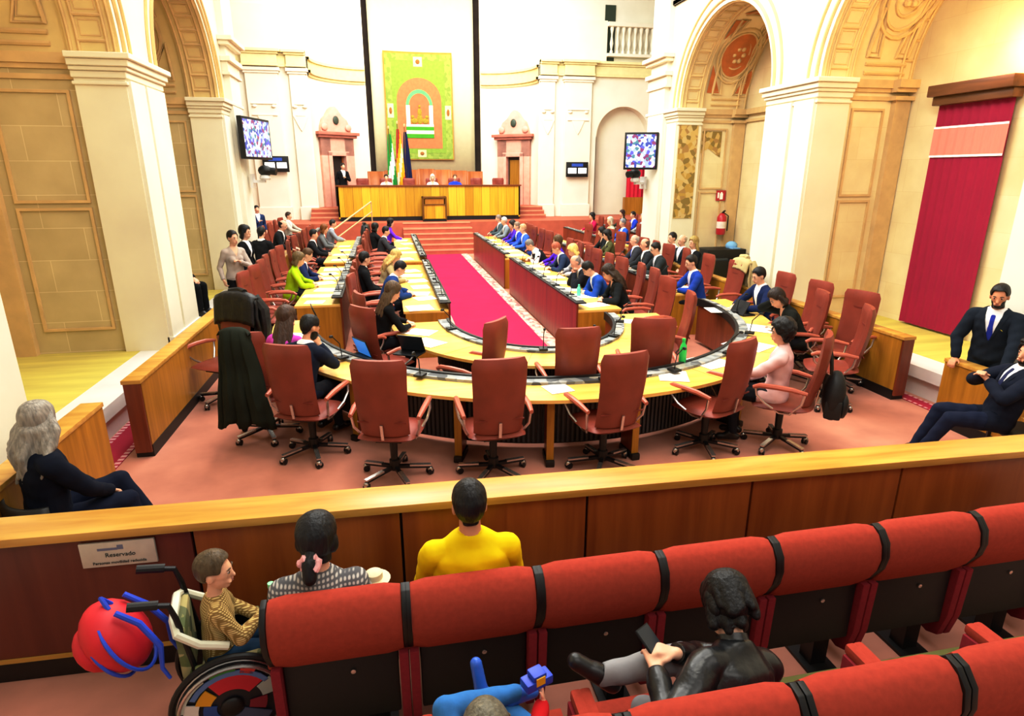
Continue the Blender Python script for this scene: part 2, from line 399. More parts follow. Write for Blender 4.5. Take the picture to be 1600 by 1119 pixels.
for s in (-1, 1):
    bx = lambda m, xa, xc, *r: m.box(min(s*xa, s*xc), max(s*xa, s*xc), *r)
    for x0, x1, p in ((5.55, 6.7, .16), (4.55, 5.15, .1)):
        bx(tr, x0, x1, 26-p, 26, .0, 6.5)
        bx(tr, x0-.05, x1+.05, 26-p-.04, 26, .0, 1.5)
        for z0, z1, q in ((6.32, 6.4, .05), (6.4, 6.52, .1)): bx(tr, x0-q, x1+q, 26-p-q, 26, z0, z1)
        for z in (4.85, 5.25): bx(tr, x0+.12, x1-.12, 26-p-.05, 26, z, z+.05)
        xm = (x0+x1)/2
        tr.prism([(xm-.28, 4.85), (xm+.28, 4.85), (xm+.1, 4.45), (xm, 4.3), (xm-.1, 4.45)], lambda u, v, k: (s*u, 26-p-.04*(1-k), v))
        for e in (-.3, .3): tr.ell((s*(xm+e*(x1-x0)), 26-p-.03, 5.18), (.1, .06, .06), n=8)
    for x0, x1, p in ((4.5, 12.6, .12), (5.5, 6.75, .3), (4.5, 5.2, .22)):
        for z0, z1, q in ((6.55, 6.63, .02), (6.63, 6.95, 0), (6.95, 7.02, .06), (7.02, 7.12, .14)): bx(fz, x0-(q if x0 > 4.6 else 0), x1+q, 26-p-q, 26, z0, z1)
    # gallery balustrade above the frieze
    bx(tr, 4.5, 7.25, 25.8, 26, 7.12, 8.6)
    for z0, z1 in ((7.3, 7.42), (8.4, 8.56)): bx(tr, 7.25, 9.9, 25.72, 25.98, z0, z1)
    for k in range(10):
        tr.lathe([(.07, 0), (.07, .08), (.035, .14), (.08, .36), (.04, .62), (.04, .72), (.08, .9), (.07, .98)], (s*(7.45+k*.25), 25.85, 7.42), 10)
struct(tr, 'trim_back_pilasters', STONE_W, bevel=.01, seg=1); struct(fz, 'trim_back_frieze', M('frieze_stone', '#e2d9a8', .85, .06), bevel=.01, seg=1)
struct(MB().box(7.18, 7.62, 25.97, 25.995, 7.15, 9.2), 'window_1', M('dark_opening', '#2c3a28', .6))
# curved flanks towards the apse with their cornices
cv = MB(); cc = MB()
for s in (-1, 1):
    q = [(s*(2.42+2.08*math.cos(R(t))), 26+2.2*math.sin(R(t))) for t in range(0, 91, 6)]
    cv.grid([[(x, y, 0) for x, y in q], [(x, y, 11) for x, y in q]])
    cv.box(min(s*2.42, s*2.7), max(s*2.42, s*2.7), 28.18, 28.35, 0, 11)
    for off, z0, z1 in ((.06, 6.3, 6.4), (.14, 6.4, 6.5), (.05, 6.5, 6.85), (.12, 6.85, 6.95)):
        qi = [(s*(2.42+(2.08-off)*math.cos(R(t))), 26+(2.2-off)*math.sin(R(t))) for t in range(0, 91, 6)]
        cc.grid([[(x, y, z) for x, y in (a)] for a, z in ((q, z0), (qi, z0), (qi, z1), (q, z1))])
struct(cv, 'wall_apse_flanks', STONE_W); struct(cc, 'trim_apse_cornice', M('cornice_stone', '#dccf9a', .8, .08))
struct(MB().box(-3.6, 3.6, 29.7, 29.9, 0, 12), 'wall_apse', M('dark_gap', '#4a3a30', .8, .3, 2))
sc = MB()
rows = [[(x, 28.95 + .3*(1-((x+.09)/2.5)**2), z) for x in [(-2.2 + 4.45*i/24) for i in range(25)]] for z in (1, 11)]
sc.grid(rows)
struct(sc, 'wall_apse_screen', M('cream_plaster', '#ddd3ae', .85, .03), solid=.06)

# dais: platform, steps
RST = M('red_step', '#b4634a', .6, .1, 4); RSTL = M('step_edge', '#d69a7a', .6, .08, 4)
d = MB().box(-12, 12, 23.58, 31, 0, 1.0)
struct(d, 'floor_dais', RST)
stp = MB(); edge = MB()
for i in range(5):
    y = 21.9 + .28*(i+1) - .28
    stp.box(-1.3, 1.25, y, 23.6, .167*i, .167*(i+1)); edge.box(-1.3, 1.25, y-.012, y+.05, .167*(i+1)-.045, .167*(i+1)+.004)
edge.box(-1.3, 1.25, 23.56, 23.63, .955, 1.004)
struct(stp, 'floor_dais_steps', RST); struct(edge, 'trim_2', RSTL)
sd = MB(); se = MB()
for s, xa, xb in ((-1, 3.15, 4.75), (1, 3.5, 4.6)):
    for i in range(3):
        y = 25.0 + .3*i; z = 1.0 + .15*(i+1)
        sd.box(min(s*xa, s*xb), max(s*xa, s*xb), y, 28.6, 1.0, z); se.box(min(s*xa, s*xb), max(s*xa, s*xb), y-.01, y+.04, z-.05, z+.004)
struct(sd, 'floor_portal_steps', RST); struct(se, 'trim_3', RSTL)
# pink marble portals
for k, s in enumerate((-1, 1)):
    e = bpy.data.objects.new('door_%d' % (k+1), None); COL.objects.link(e); e['kind'] = 'structure'
    e.location = (s*3.72, 27.22, 1.4); e.rotation_euler = (0, 0, -s*R(38)); e.scale = (1.08, 1, 1)
    f = MB()
    f.box(-.72, -.3, -.1, .3, 0, 2.75).box(.3, .72, -.1, .3, 0, 2.75).box(-.72, .72, -.1, .3, 2.05, 2.75)
    f.box(-.46, -.3, -.16, -.1, 0, 2.2).box(.3, .46, -.16, -.1, 0, 2.2).box(-.46, .46, -.16, -.1, 2.05, 2.22)
    f.prism([(-.66, 2.95), (.66, 2.95), (.62, 3.2), (.5, 3.45), (.3, 3.6), (.12, 3.85), (0, 3.95), (-.12, 3.85), (-.3, 3.6), (-.5, 3.45), (-.62, 3.2)], lambda u, v, q: (u, -.08+.38*q, v))
    f.ell((-.52, -.12, 3.15), (.14, .06, .14)); f.ell((.52, -.12, 3.15), (.14, .06, .14))
    f.build('door_surround', PINK, e, bevel=.015)
    MB().box(-.82, .82, -.22, .3, 2.75, 2.85).box(-.9, .9, -.3, .3, 2.85, 2.97).build('cornice', PINKD, e, bevel=.015)
    MB().ell((0, -.1, 3.42), (.13, .05, .17)).build('oculus', M('oculus_dark', '#3e4a3e', .5), e)
    if s < 0: MB().box(-.3, .3, .1, .2, 0, 2.05).build('door_opening', M('door_dark', '#2a1a14', .5), e); MB().bar((.26, .1, .0), (.26, .1, 2.05), .12, .05).build('door_leaf', W_BACK, e)
    else: MB().box(-.3, .3, .1, .2, 0, 2.05).build('door_opening', M('door_dark', '#2a1a14', .5), e); MB().box(-.22, .3, .04, .1, 0, 1.92).build('door_leaf', wood('door_gold', '#8a6018', '#b98a2e'), e)
# fresco fragments and the painted jamb in the second right chapel
fm = cells_mat('fresco', ['#b79a4a', '#a98a4e', '#c8ae6a', '#8f7a3c', '#c9b47c'], 9, .9)
ft = MB()
for x0, x1 in ((5.45, 5.95), (6.25, 6.75)):
    n = 9; top = [(x0+(x1-x0)*i/n, 3.72) for i in range(n+1)]
    bot = [(x, 3.35 - .28*abs(math.sin(3*i+x0*7))) for i, (x, _) in enumerate(top)]
    ft.grid([[(x, 13.868, z) for x, z in top], [(x, 13.868, z) for x, z in bot]])
ft.box(4.83, 5.3, 13.787, 13.8, 1.75, 3.84)
struct(ft, 'trim_fresco', fm)
orp = MB(); c_, ro_ = (10.35+13.8)/2, 1.725+.045
for e in (-1, 1):
    for poly in ([(.5, 11), (.2, 11), (.33, 20), (.5, 30)], [(.5, 48), (.5, 65), (.25, 65), (.35, 58)]):
        orp.add([(5.94+e*u, c_+ro_*math.cos(R(t)), ZS+ro_*math.sin(R(t))) for u, t in poly], [(0, 1, 2, 3)])
orp.add([(5.94+u, c_+ro_*math.cos(R(t)), ZS+ro_*math.sin(R(t))) for u, t in ((-.45, 72), (.45, 72), (0, 83))], [(0, 1, 2)])
q = [2*PI*i/20 for i in range(20)]
orp.add([(5.94+.36*math.cos(a), c_+ro_*math.cos(R(38+math.degrees(.36*1.35*math.sin(a)/ro_))), ZS+ro_*math.sin(R(38+math.degrees(.36*1.35*math.sin(a)/ro_)))) for a in q], [tuple(range(20))])
struct(orp, 'trim_painted_panels', M('orange_paint', '#c8783e', .85, .15, 5))

# camera
cd = bpy.data.cameras.new('Camera'); cam = bpy.data.objects.new('Camera', cd); COL.objects.link(cam)
cd.sensor_width = 36; cd.lens = 36*948/1600; cd.clip_end = 200
cam.location = (-1.87, 0, 2.8); cam.rotation_euler = (R(90-17), 0, R(-11.4))
SC.camera = cam
# light
def area(name, loc, rot, sx, sy, pw, col=(1, .93, .82)):
    l = bpy.data.lights.new(name, 'AREA'); l.shape = 'RECTANGLE'; l.size = sx; l.size_y = sy; l.energy = pw; l.color = col
    o = bpy.data.objects.new(name, l); COL.objects.link(o); o.location = loc; o.rotation_euler = [R(a) for a in rot]
    return o
area('crossing_light', (0, 19, 10.5), (0, 0, 0), 9, 7, 1150, (1, .99, .94))
area('apse_light', (0, 24.5, 10.3), (52, 0, 0), 8, 3, 520, (1, .97, .86))
area('nave_light', (0, 8, 9.8), (0, 0, 0), 6, 9, 640, (1, .98, .93))
area('gallery_fill', (0, -1, 7), (38, 0, 0), 6, 3, 140, (1, .94, .86))  # fill added behind the camera to lift the rail panels
area('left_wash', (2.5, 11.5, 8.6), (0, 58, 0), 2, 8, 170, (1, .99, .93))
area('right_wash', (-2.5, 11.5, 8.6), (0, -58, 0), 2, 8, 520, (1, .99, .94))
sp = bpy.data.lights.new('chapel_uplight', 'POINT'); sp.energy = 38; sp.color = (1, .62, .2); sp.shadow_soft_size = .15
so = bpy.data.objects.new('chapel_uplight', sp); COL.objects.link(so); so.location = (6.2, 7.2, 4.35)
sp = bpy.data.lights.new('chapel_fill_left', 'POINT'); sp.energy = 20; sp.color = (1, .9, .6); sp.shadow_soft_size = .4
so = bpy.data.objects.new('chapel_fill_left', sp); COL.objects.link(so); so.location = (-6.2, 7, 4.6)
o = area('right_front_wash', (0.5, 3.0, 7.2), (0, 0, 0), 2, 2, 190, (1, .97, .86))  # lamp added to brighten the right chapel's cross walls
o.rotation_euler = (Vector((6.0, 9.5, 2.6)) - Vector(o.location)).to_track_quat('-Z', 'Y').to_euler()
o = area('left_front_wash', (-.5, 3.0, 7.2), (0, 0, 0), 2, 2, 60, (1, .95, .8))  # weaker lamp added likewise towards the left chapel
o.rotation_euler = (Vector((-6.0, 9.5, 2.6)) - Vector(o.location)).to_track_quat('-Z', 'Y').to_euler()
o = area('back_wall_wash', (0, 17.5, 8.5), (0, 0, 0), 8, 2, 420, (1, .99, .93))  # lamp added to brighten the lower back walls
o.rotation_euler = (Vector((0, 27.5, 3.2)) - Vector(o.location)).to_track_quat('-Z', 'Y').to_euler()
wd = bpy.data.worlds.new('World'); SC.world = wd; wd.use_nodes = True
wd.node_tree.nodes['Background'].inputs[0].default_value = (1, .94, .85, 1); wd.node_tree.nodes['Background'].inputs[1].default_value = .33
SC.view_settings.view_transform = 'Standard'; SC.view_settings.look = 'Medium High Contrast' if False else 'None'
SC.view_settings.exposure = 0.32
cm = SC.view_settings; cm.use_curve_mapping = True
cc_ = cm.curve_mapping.curves[3]
cc_.points[0].location = (0, 0); cc_.points[-1].location = (1, 1)
cc_.points.new(.20, .155); cc_.points.new(.62, .68)
cm.curve_mapping.update()
# ================================================================ furniture
# ---- front rail between the audience and the chamber
t = thing('balustrade_rail', 'long mahogany panelled rail with a pale wood cap in front of the audience', 'rail', (0, 3.21, 0), R(-1.73))
MB().box(-4.95, 4.78, -.09, .16, .905, .955).build('cap', W_OAK, t, bevel=.006)
MB().box(-4.95, 4.78, -.02, .09, .10, .905).build('core', DARK, t)
edges = [-4.95, -4.16, -3.04, -1.89, -.75, .36, 1.46, 2.56, 3.67, 4.78]
for a, b in zip(edges, edges[1:]):
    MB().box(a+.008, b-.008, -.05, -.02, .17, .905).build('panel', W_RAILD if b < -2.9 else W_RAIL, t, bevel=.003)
MB().box(-4.95, 4.78, -.058, -.02, .145, .17).build('lower_strip', W_OAK, t)
MB().box(-4.95, 4.78, -.03, .1, 0, .145).build('plinth', BLACK, t)
MB().box(-4.95, 4.78, .09, .12, .1, .905).build('back_panel', W_OAKV, t)
pq = thing('sign_plaque', 'small steel plaque with two lines of lettering screwed to the panelled rail', 'plaque', (-3.42, 3.252, .80), R(-1.73))
MB().box(-.19, .19, -.012, .004, -.075, .075).build('plate', M('brushed_steel', '#c9c7bc', .45, .08, 12, metal=.3), pq, bevel=.004)
def text(body, size, loc, rot, mat, parent, name='lettering'):
    cu = bpy.data.curves.new(name, 'FONT'); cu.body = body; cu.size = size; cu.align_x = 'CENTER'; cu.extrude = .001
    o = bpy.data.objects.new(name, cu)
    COL.objects.link(o); bpy.context.view_layer.update()
    me = bpy.data.meshes.new_from_object(o.evaluated_get(bpy.context.evaluated_depsgraph_get()))
    bpy.data.objects.remove(o); me.materials.clear(); me.materials.append(mat)
    n = bpy.data.objects.new(name, me); COL.objects.link(n); n.parent = parent; n.location = loc; n.rotation_euler = rot
    return n
INK = M('engraving', '#3a3c34', .6)
text('Reservado', .036, (0.01, -.014, -.015), (PI/2, 0, 0), INK, pq)
text('Personas movilidad reducida', .0235, (0, -.014, -.058), (PI/2, 0, 0), INK, pq)
MB().box(-.1, -.0, -.0135, -.012, .026, .04).box(.0, .03, -.0135, -.012, .028, .055).build('emblem', M('engraved_emblem', '#6f7390', .5), pq)

# ---- low parapets along both sides of the chamber
def parapet(name, label, x0, x1, y0, y1, zt, face, dark_end=True):
    t = thing(name, label, 'parapet', ((x0+x1)/2, y0, 0)); w = (x1-x0)/2; L = y1-y0
    MB().box(-w, w, .03, L, .13, zt-.04).build('body', W_OAKV, t)
    MB().box(-w-.01, w+.01, -.005, L+.01, zt-.04, zt).build('cap', W_OAK, t, bevel=.004)
    MB().box(-w+.004, w-.004, 0, .03, .06, zt-.04).build('end_panel', W_RED if dark_end else W_OAKV, t)
    MB().box(-w-.004, w+.004, .03, L, 0, .13).build('plinth', BLACK, t)
    return t
parapet('side_parapet', 'long left wooden parapet with dark end panel beside the red runner', -4.52, -4.36, 6.28, 18.9, .84, 1)
parapet('side_parapet', 'short left wooden parapet beside the grey-haired woman', -4.62, -4.46, 3.5, 5.68, .84, 1, False)
parapet('side_parapet', 'long right wooden parapet with dark end panel before the marble step', 4.36, 4.52, 6.18, 16.6, .84, -1)
parapet('side_parapet', 'short right wooden parapet under the standing guard’s hands'.replace('’', "'"), 4.28, 4.42, 3.45, 5.5, .78, -1, False)

# ---- rugs
RUG = M('red_rug', '#c02c58', .95, .06, 2, .05, spec=.1)
GREEK = cells_mat('rug_border', ['#d8b8a4', '#b98a80', '#e2cdb8', '#a87878', '#d9c0ac', '#c9a292'], 14, .95, stretch=(1, .6, 1))
t = thing('carpet_runner', 'long crimson carpet running between the benches to the dais steps', 'carpet', (0, 6.95, 0))
MB().box(-.7, .66, 0, 14.9, 0, .012).build('field', RUG, t)
for a, b in ((-.92, -.7), (.66, .9)): MB().box(a, b, 0, 14.9, 0, .011).build('border', GREEK, t)
FRB = check_mat('fringe', '#b03a50', '#e6cfc8', 9, stretch=(1, 1, 1))
for s, x0, lab in ((-1, -4.63, 'narrow red rug with patterned edges by the left marble steps'), (1, 4.53, 'narrow red rug with patterned edges by the right marble steps')):
    t = thing('aisle_rug', lab, 'rug', (x0, 5.52, 0)); w = s*.34 if s < 0 else .19
    MB().box(min(0, w), max(0, w), 0, 3.5, 0, .01).build('field', M('deep_red_rug', '#a81838', .95, .06, 3), t)
    for a, b in ((0, w*.16), (w*.84, w)):
        m = MB(); a_, b_ = min(a, b), max(a, b)
        for k in range(44): m.box(a_, b_, k*.08, k*.08+.045, .01, .0125)
        m.build('fringe_pattern', M('fringe_thread', '#d8a0a4', .9), t)

# ---- swivel chairs
def make_chair(name, label):
    t = thing(name, label, 'chair')
    b = MB(); rows = []
    def cushion(rows_f, th):
        m = MB(); f = [[Vector(p) for p in r] for r in rows_f]
        return f
    # backrest: a curved padded slab, wider at the top, leaning back
    nz, nx_ = 12, 10; front = []; back = []
    for i in range(nz+1):
        u = i/nz; z = .55 + .73*u; w = .222 + .03*u - (.03*max(0, (u-.92)/.08)**2)
        y0 = -.245 - .11*u - .03*math.sin(u*PI)
        fr_, bk_ = [], []
        for j in range(nx_+1):
            v = -1 + 2*j/nx_; e = (1-abs(v)**6)*(1 - max(0, (u-.93)/.07)**2*.5)
            c = .035*v*v
            fr_.append((w*v, y0+c+.045*e, z)); bk_.append((w*v, y0+c-.045*e, z))
        front.append(fr_); back.append(bk_)
    m = MB().grid(front).grid(back, flip=True)
    m.grid([[r[0] for r in front], [r[0] for r in back]]); m.grid([[r[-1] for r in front], [r[-1] for r in back]], flip=True)
    m.grid([front[-1], back[-1]]); m.grid([front[0], back[0]], flip=True)
    bk = m.build('backrest', LEATH, t, angle=60)
    y = -.245-.11*.2-.02
    MB().bar((-.22, y-.027, .70), (.22, y-.027, .70), .012, .012).build('seam', LEATHD, bk)
    MB().bar((-.19, -.303, 1.06), (.19, -.303, 1.06), .012, .022).build('headrest_seam', LEATHD, bk)
    MB().bar((.0, -.315, .53), (.0, -.338, .68), .026, .012).build('back_bracket', CHROME, t)
    # seat: rounded cushion
    top = []; bot = []; n = 14
    for i in range(n+1):
        u = -1+2*i/n; tr, br = [], []
        for j in range(n+1):
            v = -1+2*j/n
            x = .285*u*math.sqrt(1-.22*v*v*u*u)*(1+.04*v); y = -.015+.30*v*math.sqrt(1-.22*u*u*v*v)
            e = (1-abs(u)**5)*(1-abs(v)**5)
            up = .035*max(0, -v-.4)
            tr.append((x, y, .50+.05*e+up)); br.append((x, y, .50-.045*e+up))
        top.append(tr); bot.append(br)
    MB().grid(top).grid(bot, flip=True).build('seat', LEATH, t, angle=70)
    for s in (-1, 1):
        a = MB().tube([(s*.30, .26, .715), (s*.315, .2, .745), (s*.32, .05, .75), (s*.32, -.1, .745), (s*.31, -.24, .72)], [.02, .027, .028, .027, .02], 8).build('armrest', ARMPAD, t)
        MB().tube([(s*.31, .24, .72), (s*.315, .22, .64), (s*.30, .14, .56), (s*.24, .0, .46), (s*.24, -.1, .46), (s*.3, -.2, .6), (s*.312, -.22, .72)], .013, 6).build('arm_support', CHROME, a)
    MB().lathe([(.11, .46), (.11, .43), (.04, .41), (.034, .2), (.05, .19), (.05, .09), (.03, .08)], n=12).box(-.12, .12, -.16, .16, .43, .465).build('gas_column', BLACK, t)
    for k in range(5):
        a = 2*PI*k/5 + .3; c, s_ = math.cos(a), math.sin(a)
        l = MB().bar((.03*c, .03*s_, .115), (.33*c, .33*s_, .085), .04, .03).build('base_leg', DARK, t)
        MB().bar((.14*c, .14*s_, .117), (.34*c, .34*s_, .098), .042, .016).build('leg_trim', CHROME, l)
        mt = Matrix.Rotation(a+.6, 4, 'Z'); mt.translation = (.33*c, .33*s_, .032)
        MB().lathe([(.012, -.03), (.032, -.026), (.032, -.008), (.012, -.006), (.012, .006), (.032, .008), (.032, .026), (.012, .03)], n=12, mat=mt @ Matrix.Rotation(PI/2, 4, 'X')).build('caster', DARK, l)
        MB().ell((.335*c, .335*s_, .05), (.03, .03, .032), n=10).build('caster_hood', CHROME, l)
    return t
CH0 = None
def chair(x, y, rz, label, group=None, z=0):
    global CH0
    if CH0 is None:
        CH0 = make_chair('swivel_chair', label); CH0.location = (x, y, z); CH0.rotation_euler = (0, 0, R(rz))
        if group: CH0['group'] = group
        return CH0
    return dup(CH0, (x, y, z), R(rz), label, group)
G1 = 'swivel chairs at the outer curved table'; G2 = 'swivel chairs at the inner curved table'
chair(-1.93, 5.36, -16, 'second empty red leather chair from the left facing the curved table, turned right', G1)
chair(-1.0, 5.22, 2, 'empty red leather chair squarely backed behind the head of the yellow-shirted man', G1)
chair(.08, 5.16, 10, 'empty red leather chair right of the middle table leg, turned slightly left', G1)
chair(1.25, 5.32, 26, 'empty red leather chair beside the green bottle, turned left', G1)
chair(2.08, 5.28, 50, 'red leather chair holding the woman in the pale pink coat', G1)
chair(-2.74, 6.02, -22, 'red leather chair holding the bearded man in the navy suit', G1)
chair(-3.30, 6.62, -14, 'red leather chair holding the woman in the pink top, coat over its back', G1)
chair(-4.0, 7.85, 150, 'red leather chair with a black puffer coat round its back by the left parapet', G1)
chair(-1.98, 7.5, -50, 'empty red leather chair at the left end of the inner curved table', G2)
chair(-1.98, 8.3, -72, 'red leather chair holding the woman with long dark blond hair', G2)
chair(-1.02, 6.52, 48, 'empty red leather chair seen edge-on at the inner curved table', G2)
chair(0.0, 6.12, 0, 'empty red leather chair in the middle of the inner curved table', G2)
chair(1.02, 6.36, -14, 'empty red leather chair at the right of the inner table before the green bottle', G2)
chair(1.72, 7.42, 74, 'empty red leather chair with its side to the inner curved table', G2)
chair(1.95, 8.5, 96, 'empty red leather chair just behind the end of the right front bench', G2)
chair(3.98, 8.55, 90, 'red leather chair under the dark-haired man in navy at the right curve', G1)
chair(3.52, 7.18, 72, 'red leather chair under the woman resting head on hand', G1)
chair(4.0, 7.72, 95, 'empty red leather chair squeezed between right curve and parapet', G1)
chair(4.03, 6.85, 108, 'empty red leather chair against the end of the right parapet', G1)
chair(3.4, 6.25, 60, 'empty red leather chair behind the woman in the pale pink coat', G1)
def chair_row(x, ys, rz, where, group):
    for k, y in enumerate(ys):
        chair(x + random.uniform(-.04, .04), y, rz + random.uniform(-14, 14), 'red leather chair, %s from the near end of %s' % (ORD[k], where), group)
LO = [10.3, 11.0, 11.75, 12.5, 13.25, 14.0, 15.3, 16.3, 17.2, 18.1, 19.0, 19.8]; LI = [9.7, 10.52, 11.35, 12.05, 12.85, 13.65, 15.2, 16.1, 17.0, 17.9, 18.9, 19.85]
RI = [9.42, 10.05, 10.75, 11.42, 12.1, 12.8, 13.52, 14.25, 15.4, 16.2, 16.95, 17.75, 18.45, 19.2]; RO = [9.9, 10.9, 11.9, 12.62, 13.4, 14.05, 14.75, 15.6, 16.5, 17.4, 18.3]
chair_row(-3.85, LO, -90, 'the left outer row', 'chairs along the left outer bench')
chair_row(-2.12, LI, -90, 'the left inner row', 'chairs along the left inner bench')
chair_row(2.1, RI, 90, 'the right front row', 'chairs along the right front bench')
chair_row(3.96, RO, 90, 'the right second row', 'chairs along the right second bench')
chair_row(5.5, [17.2, 18.1, 19, 19.9, 20.8, 21.6], 90, 'the right third row in the transept', 'chairs in the right transept')
chair_row(7.2, [19.5, 20.6, 21.7, 22.6], 90, 'the right rearmost row in the transept', 'chairs in the right transept rear')
chair_row(-5.2, [19.6, 20.8, 22, 23], -90, 'the left rear row in the transept', 'chairs in the left transept')

# ---- curved tables
def ell_pt(cx, cy, a, b, th): return (cx + a*math.cos(R(th)), cy + b*math.sin(R(th)))
def curved_table(name, label, cx, cy, ao, bo, ai, bi, t0, t1, legs, z=.74):
    t = thing(name, label, 'table', (0, 0, 0)); n = 60
    th = [t0+(t1-t0)*i/n for i in range(n+1)]
    def ring(a1, b1, a2, b2, z0, z1, m=None):
        m = m or MB()
        o = [ell_pt(cx, cy, a1, b1, q) for q in th]; i_ = [ell_pt(cx, cy, a2, b2, q) for q in th]
        L = lambda pts, zz: [(x, y, zz) for x, y in pts]
        m.grid([L(o, z0), L(o, z1), L(i_, z1), L(i_, z0), L(o, z0)])
        for k in (0, n): m.add([(*o[k], z0), (*i_[k], z0), (*i_[k], z1), (*o[k], z1)], [(0, 1, 2, 3)])
        return m
    ring(ao, bo, ai, bi, z-.035, z).build('worktop', W_TOP, t)
    ring(ai+.15, bi+.15, ai+.02, bi+.02, z+.001, z+.03).build('equipment_strip', GREYDEV, t)
    ring(ai+.03, bi+.03, ai-.01, bi-.01, z-.07, z+.045).build('front_lip', BLACK, t)
    ring(ai+.05, bi+.05, ai+.02, bi+.02, .06, z-.036).build('fascia', W_RED, t)
    g = MB(); k = 0
    L0 = th[0]
    while L0 < th[-1]:
        x, y = ell_pt(cx, cy, ai+.16, bi+.16, L0); g.box(x-.012, x+.012, y-.012, y+.012, .12, z-.06); L0 += .9 if ao > 3 else 1.6
    g.build('grille', M('grille_bar', '#3a3c40', .5, .1), t)
    ring(ai+.155, bi+.155, ai+.12, bi+.12, .1, z-.05).build('grille_backing', BLACK, t)
    for q in legs:
        m = MB(); dx, dy = math.cos(R(q)), math.sin(R(q)); p = Vector((*ell_pt(cx, cy, ao-.12, bo-.12, q), 0)); p2 = Vector((*ell_pt(cx, cy, ai+.2, bi+.2, q), 0))
        l = MB().bar(p+Vector((0, 0, .38)), p2+Vector((0, 0, .38)), .05, .64).build('leg', W_RED, t)
        MB().bar(p + (p-p2)*.06 + Vector((0, 0, .38)), p+Vector((0, 0, .38)), .075, .65).build('leg_edge', W_OAKV, l, bevel=.015)
        d = (p-p2).normalized()
        MB().bar(p + d*.05+Vector((0, 0, .035)), p2+Vector((0, 0, .035)), .09, .07).build('foot', BLACK, l, bevel=.015)
    jn = MB()
    for q in [t0 + (t1-t0)*(i+.5)/(9 if ao > 3 else 6) for i in range(9 if ao > 3 else 6)]:
        a, b = ell_pt(cx, cy, ao, bo, q), ell_pt(cx, cy, ai+.16, bi+.16, q)
        jn.bar((*a, z+.0005), (*b, z+.0005), .006, .002)
    jn.build('worktop_joint', M('joint', '#a8803c', .6), t)
    return t
curved_table('curved_table', 'large outer curved table with pale top in front of the empty chairs', .1, 9.0, 3.62, 3.86, 3.08, 3.28, -181, 4, (-113.5, -98.5, -84, -58, -134, -30), .74)
curved_table('curved_table', 'small inner curved table closing the end of the red carpet', .1, 8.62, 2.0, 2.42, 1.18, 1.78, -179, -3, (-112, -72), .74)

# ---- straight bench desks
def bench_desk(label, xf, xb, y0, y1, group, zt=.76, zf=.86, endmat=None, z0=0):
    s = 1 if xb > xf else -1
    t = thing('bench_desk', label, 'desk', (xf, y0, z0), 0, group); L = y1-y0; w = abs(xb-xf)
    B = lambda xa, xc, *r: MB().box(min(s*xa, s*xc), max(s*xa, s*xc), *r)
    B(0, .03, .0, L, .02, zf).build('fascia', W_RED, t)
    B(.03, w, 0, L, zt-.04, zt).build('worktop', W_TOP, t, bevel=.004)
    B(-.012, .16, 0, L, zf, zf+.02).build('ledge', BLACK, t)
    m = MB(); k = .12
    while k < L-.2: m.box(min(s*.03, s*.15), max(s*.03, s*.15), k, k+.26, zf+.02, zf+.035); k += .34
    m.build('console', GREYDEV, t)
    for y in (0, L-.04): B(.03, w-.03, y, y+.04, .0, zt-.04).build('end_panel', W_OAKV, t)
    return t
GD = 'bench desks flanking the red carpet'
bench_desk('near mahogany front desk right of the red carpet', .92, 1.66, 8.8, 14.15, GD)
bench_desk('far mahogany front desk right of the red carpet by the dais steps', .92, 1.66, 14.85, 20.3, GD)
bench_desk('near inner desk left of the red carpet', -.98, -1.7, 9.25, 14.2, GD)
bench_desk('far inner desk left of the red carpet by the dais steps', -.98, -1.7, 14.85, 20.3, GD)
bench_desk('near outer desk on the left side by the woman in lime green', -2.66, -3.4, 10.0, 14.3, GD)
bench_desk('far outer desk on the left side below the handrail', -2.66, -3.4, 14.95, 20.0, GD)
bench_desk('near second-row desk on the right side by the man with glasses', 2.9, 3.58, 9.75, 14.1, GD)
bench_desk('far second-row desk on the right side', 2.9, 3.58, 14.6, 19.6, GD)
bench_desk('third-row desk on the right at the transept', 4.5, 5.1, 16.8, 22.0, GD)
bench_desk('rear desk on the right below the arched niche', 6.2, 6.8, 19, 23.2, GD)
bench_desk('rear desk on the left below the small score screen', -4.2, -4.8, 19.2, 23.3, GD)

# ---- dais furniture
t = thing('presidium_desk', 'long golden oak presidium desk with black plinth on the dais', 'desk', (-.12, 24.6, 1.0))
MB().box(-3.54, 3.54, 0, .06, .16, 1.29).build('front', W_DESK, t)
MB().box(-3.54, -3.48, 0, .9, .1, 1.29).box(3.48, 3.54, 0, .9, .1, 1.29).build('side_panel', W_DESK, t)
MB().box(-3.58, 3.58, -.05, .5, 1.29, 1.335).build('top', wood('desk_cap', '#5e2e12', '#8a4a1e', (1, 10, 10)), t)
MB().box(-3.54, 3.54, .5, .95, .98, 1.02).build('inner_worktop', W_TOP, t)
MB().box(-3.5, 3.5, .03, .85, 0, .16).build('plinth', BLACK, t)
t = thing('lectern', 'oak speaker lectern with dark frame in front of the presidium desk', 'lectern', (-.05, 23.98, 1.0))
MB().box(-.4, .4, 0, .5, .1, .62).build('lower_panel', W_DESK, t)
MB().box(-.36, .36, 0, .46, .64, .84).build('upper_panel', W_OAKV, t)
m = MB()
for s in (-1, 1): m.box(s*.43-.03, s*.43+.03, -.02, .5, .06, .92)
m.box(-.43, .43, -.03, .02, .61, .65).box(-.46, .46, -.04, .5, .86, .92).build('frame', wood('lectern_frame', '#5a3a10', '#7a5018'), t)
MB().box(-.44, .44, -.02, .5, 0, .08).build('plinth', BLACK, t)
t = thing('back_screen', 'reddish fluted wooden screen behind the presidium chairs', 'screen', (-.1, 27.45, 1.0))
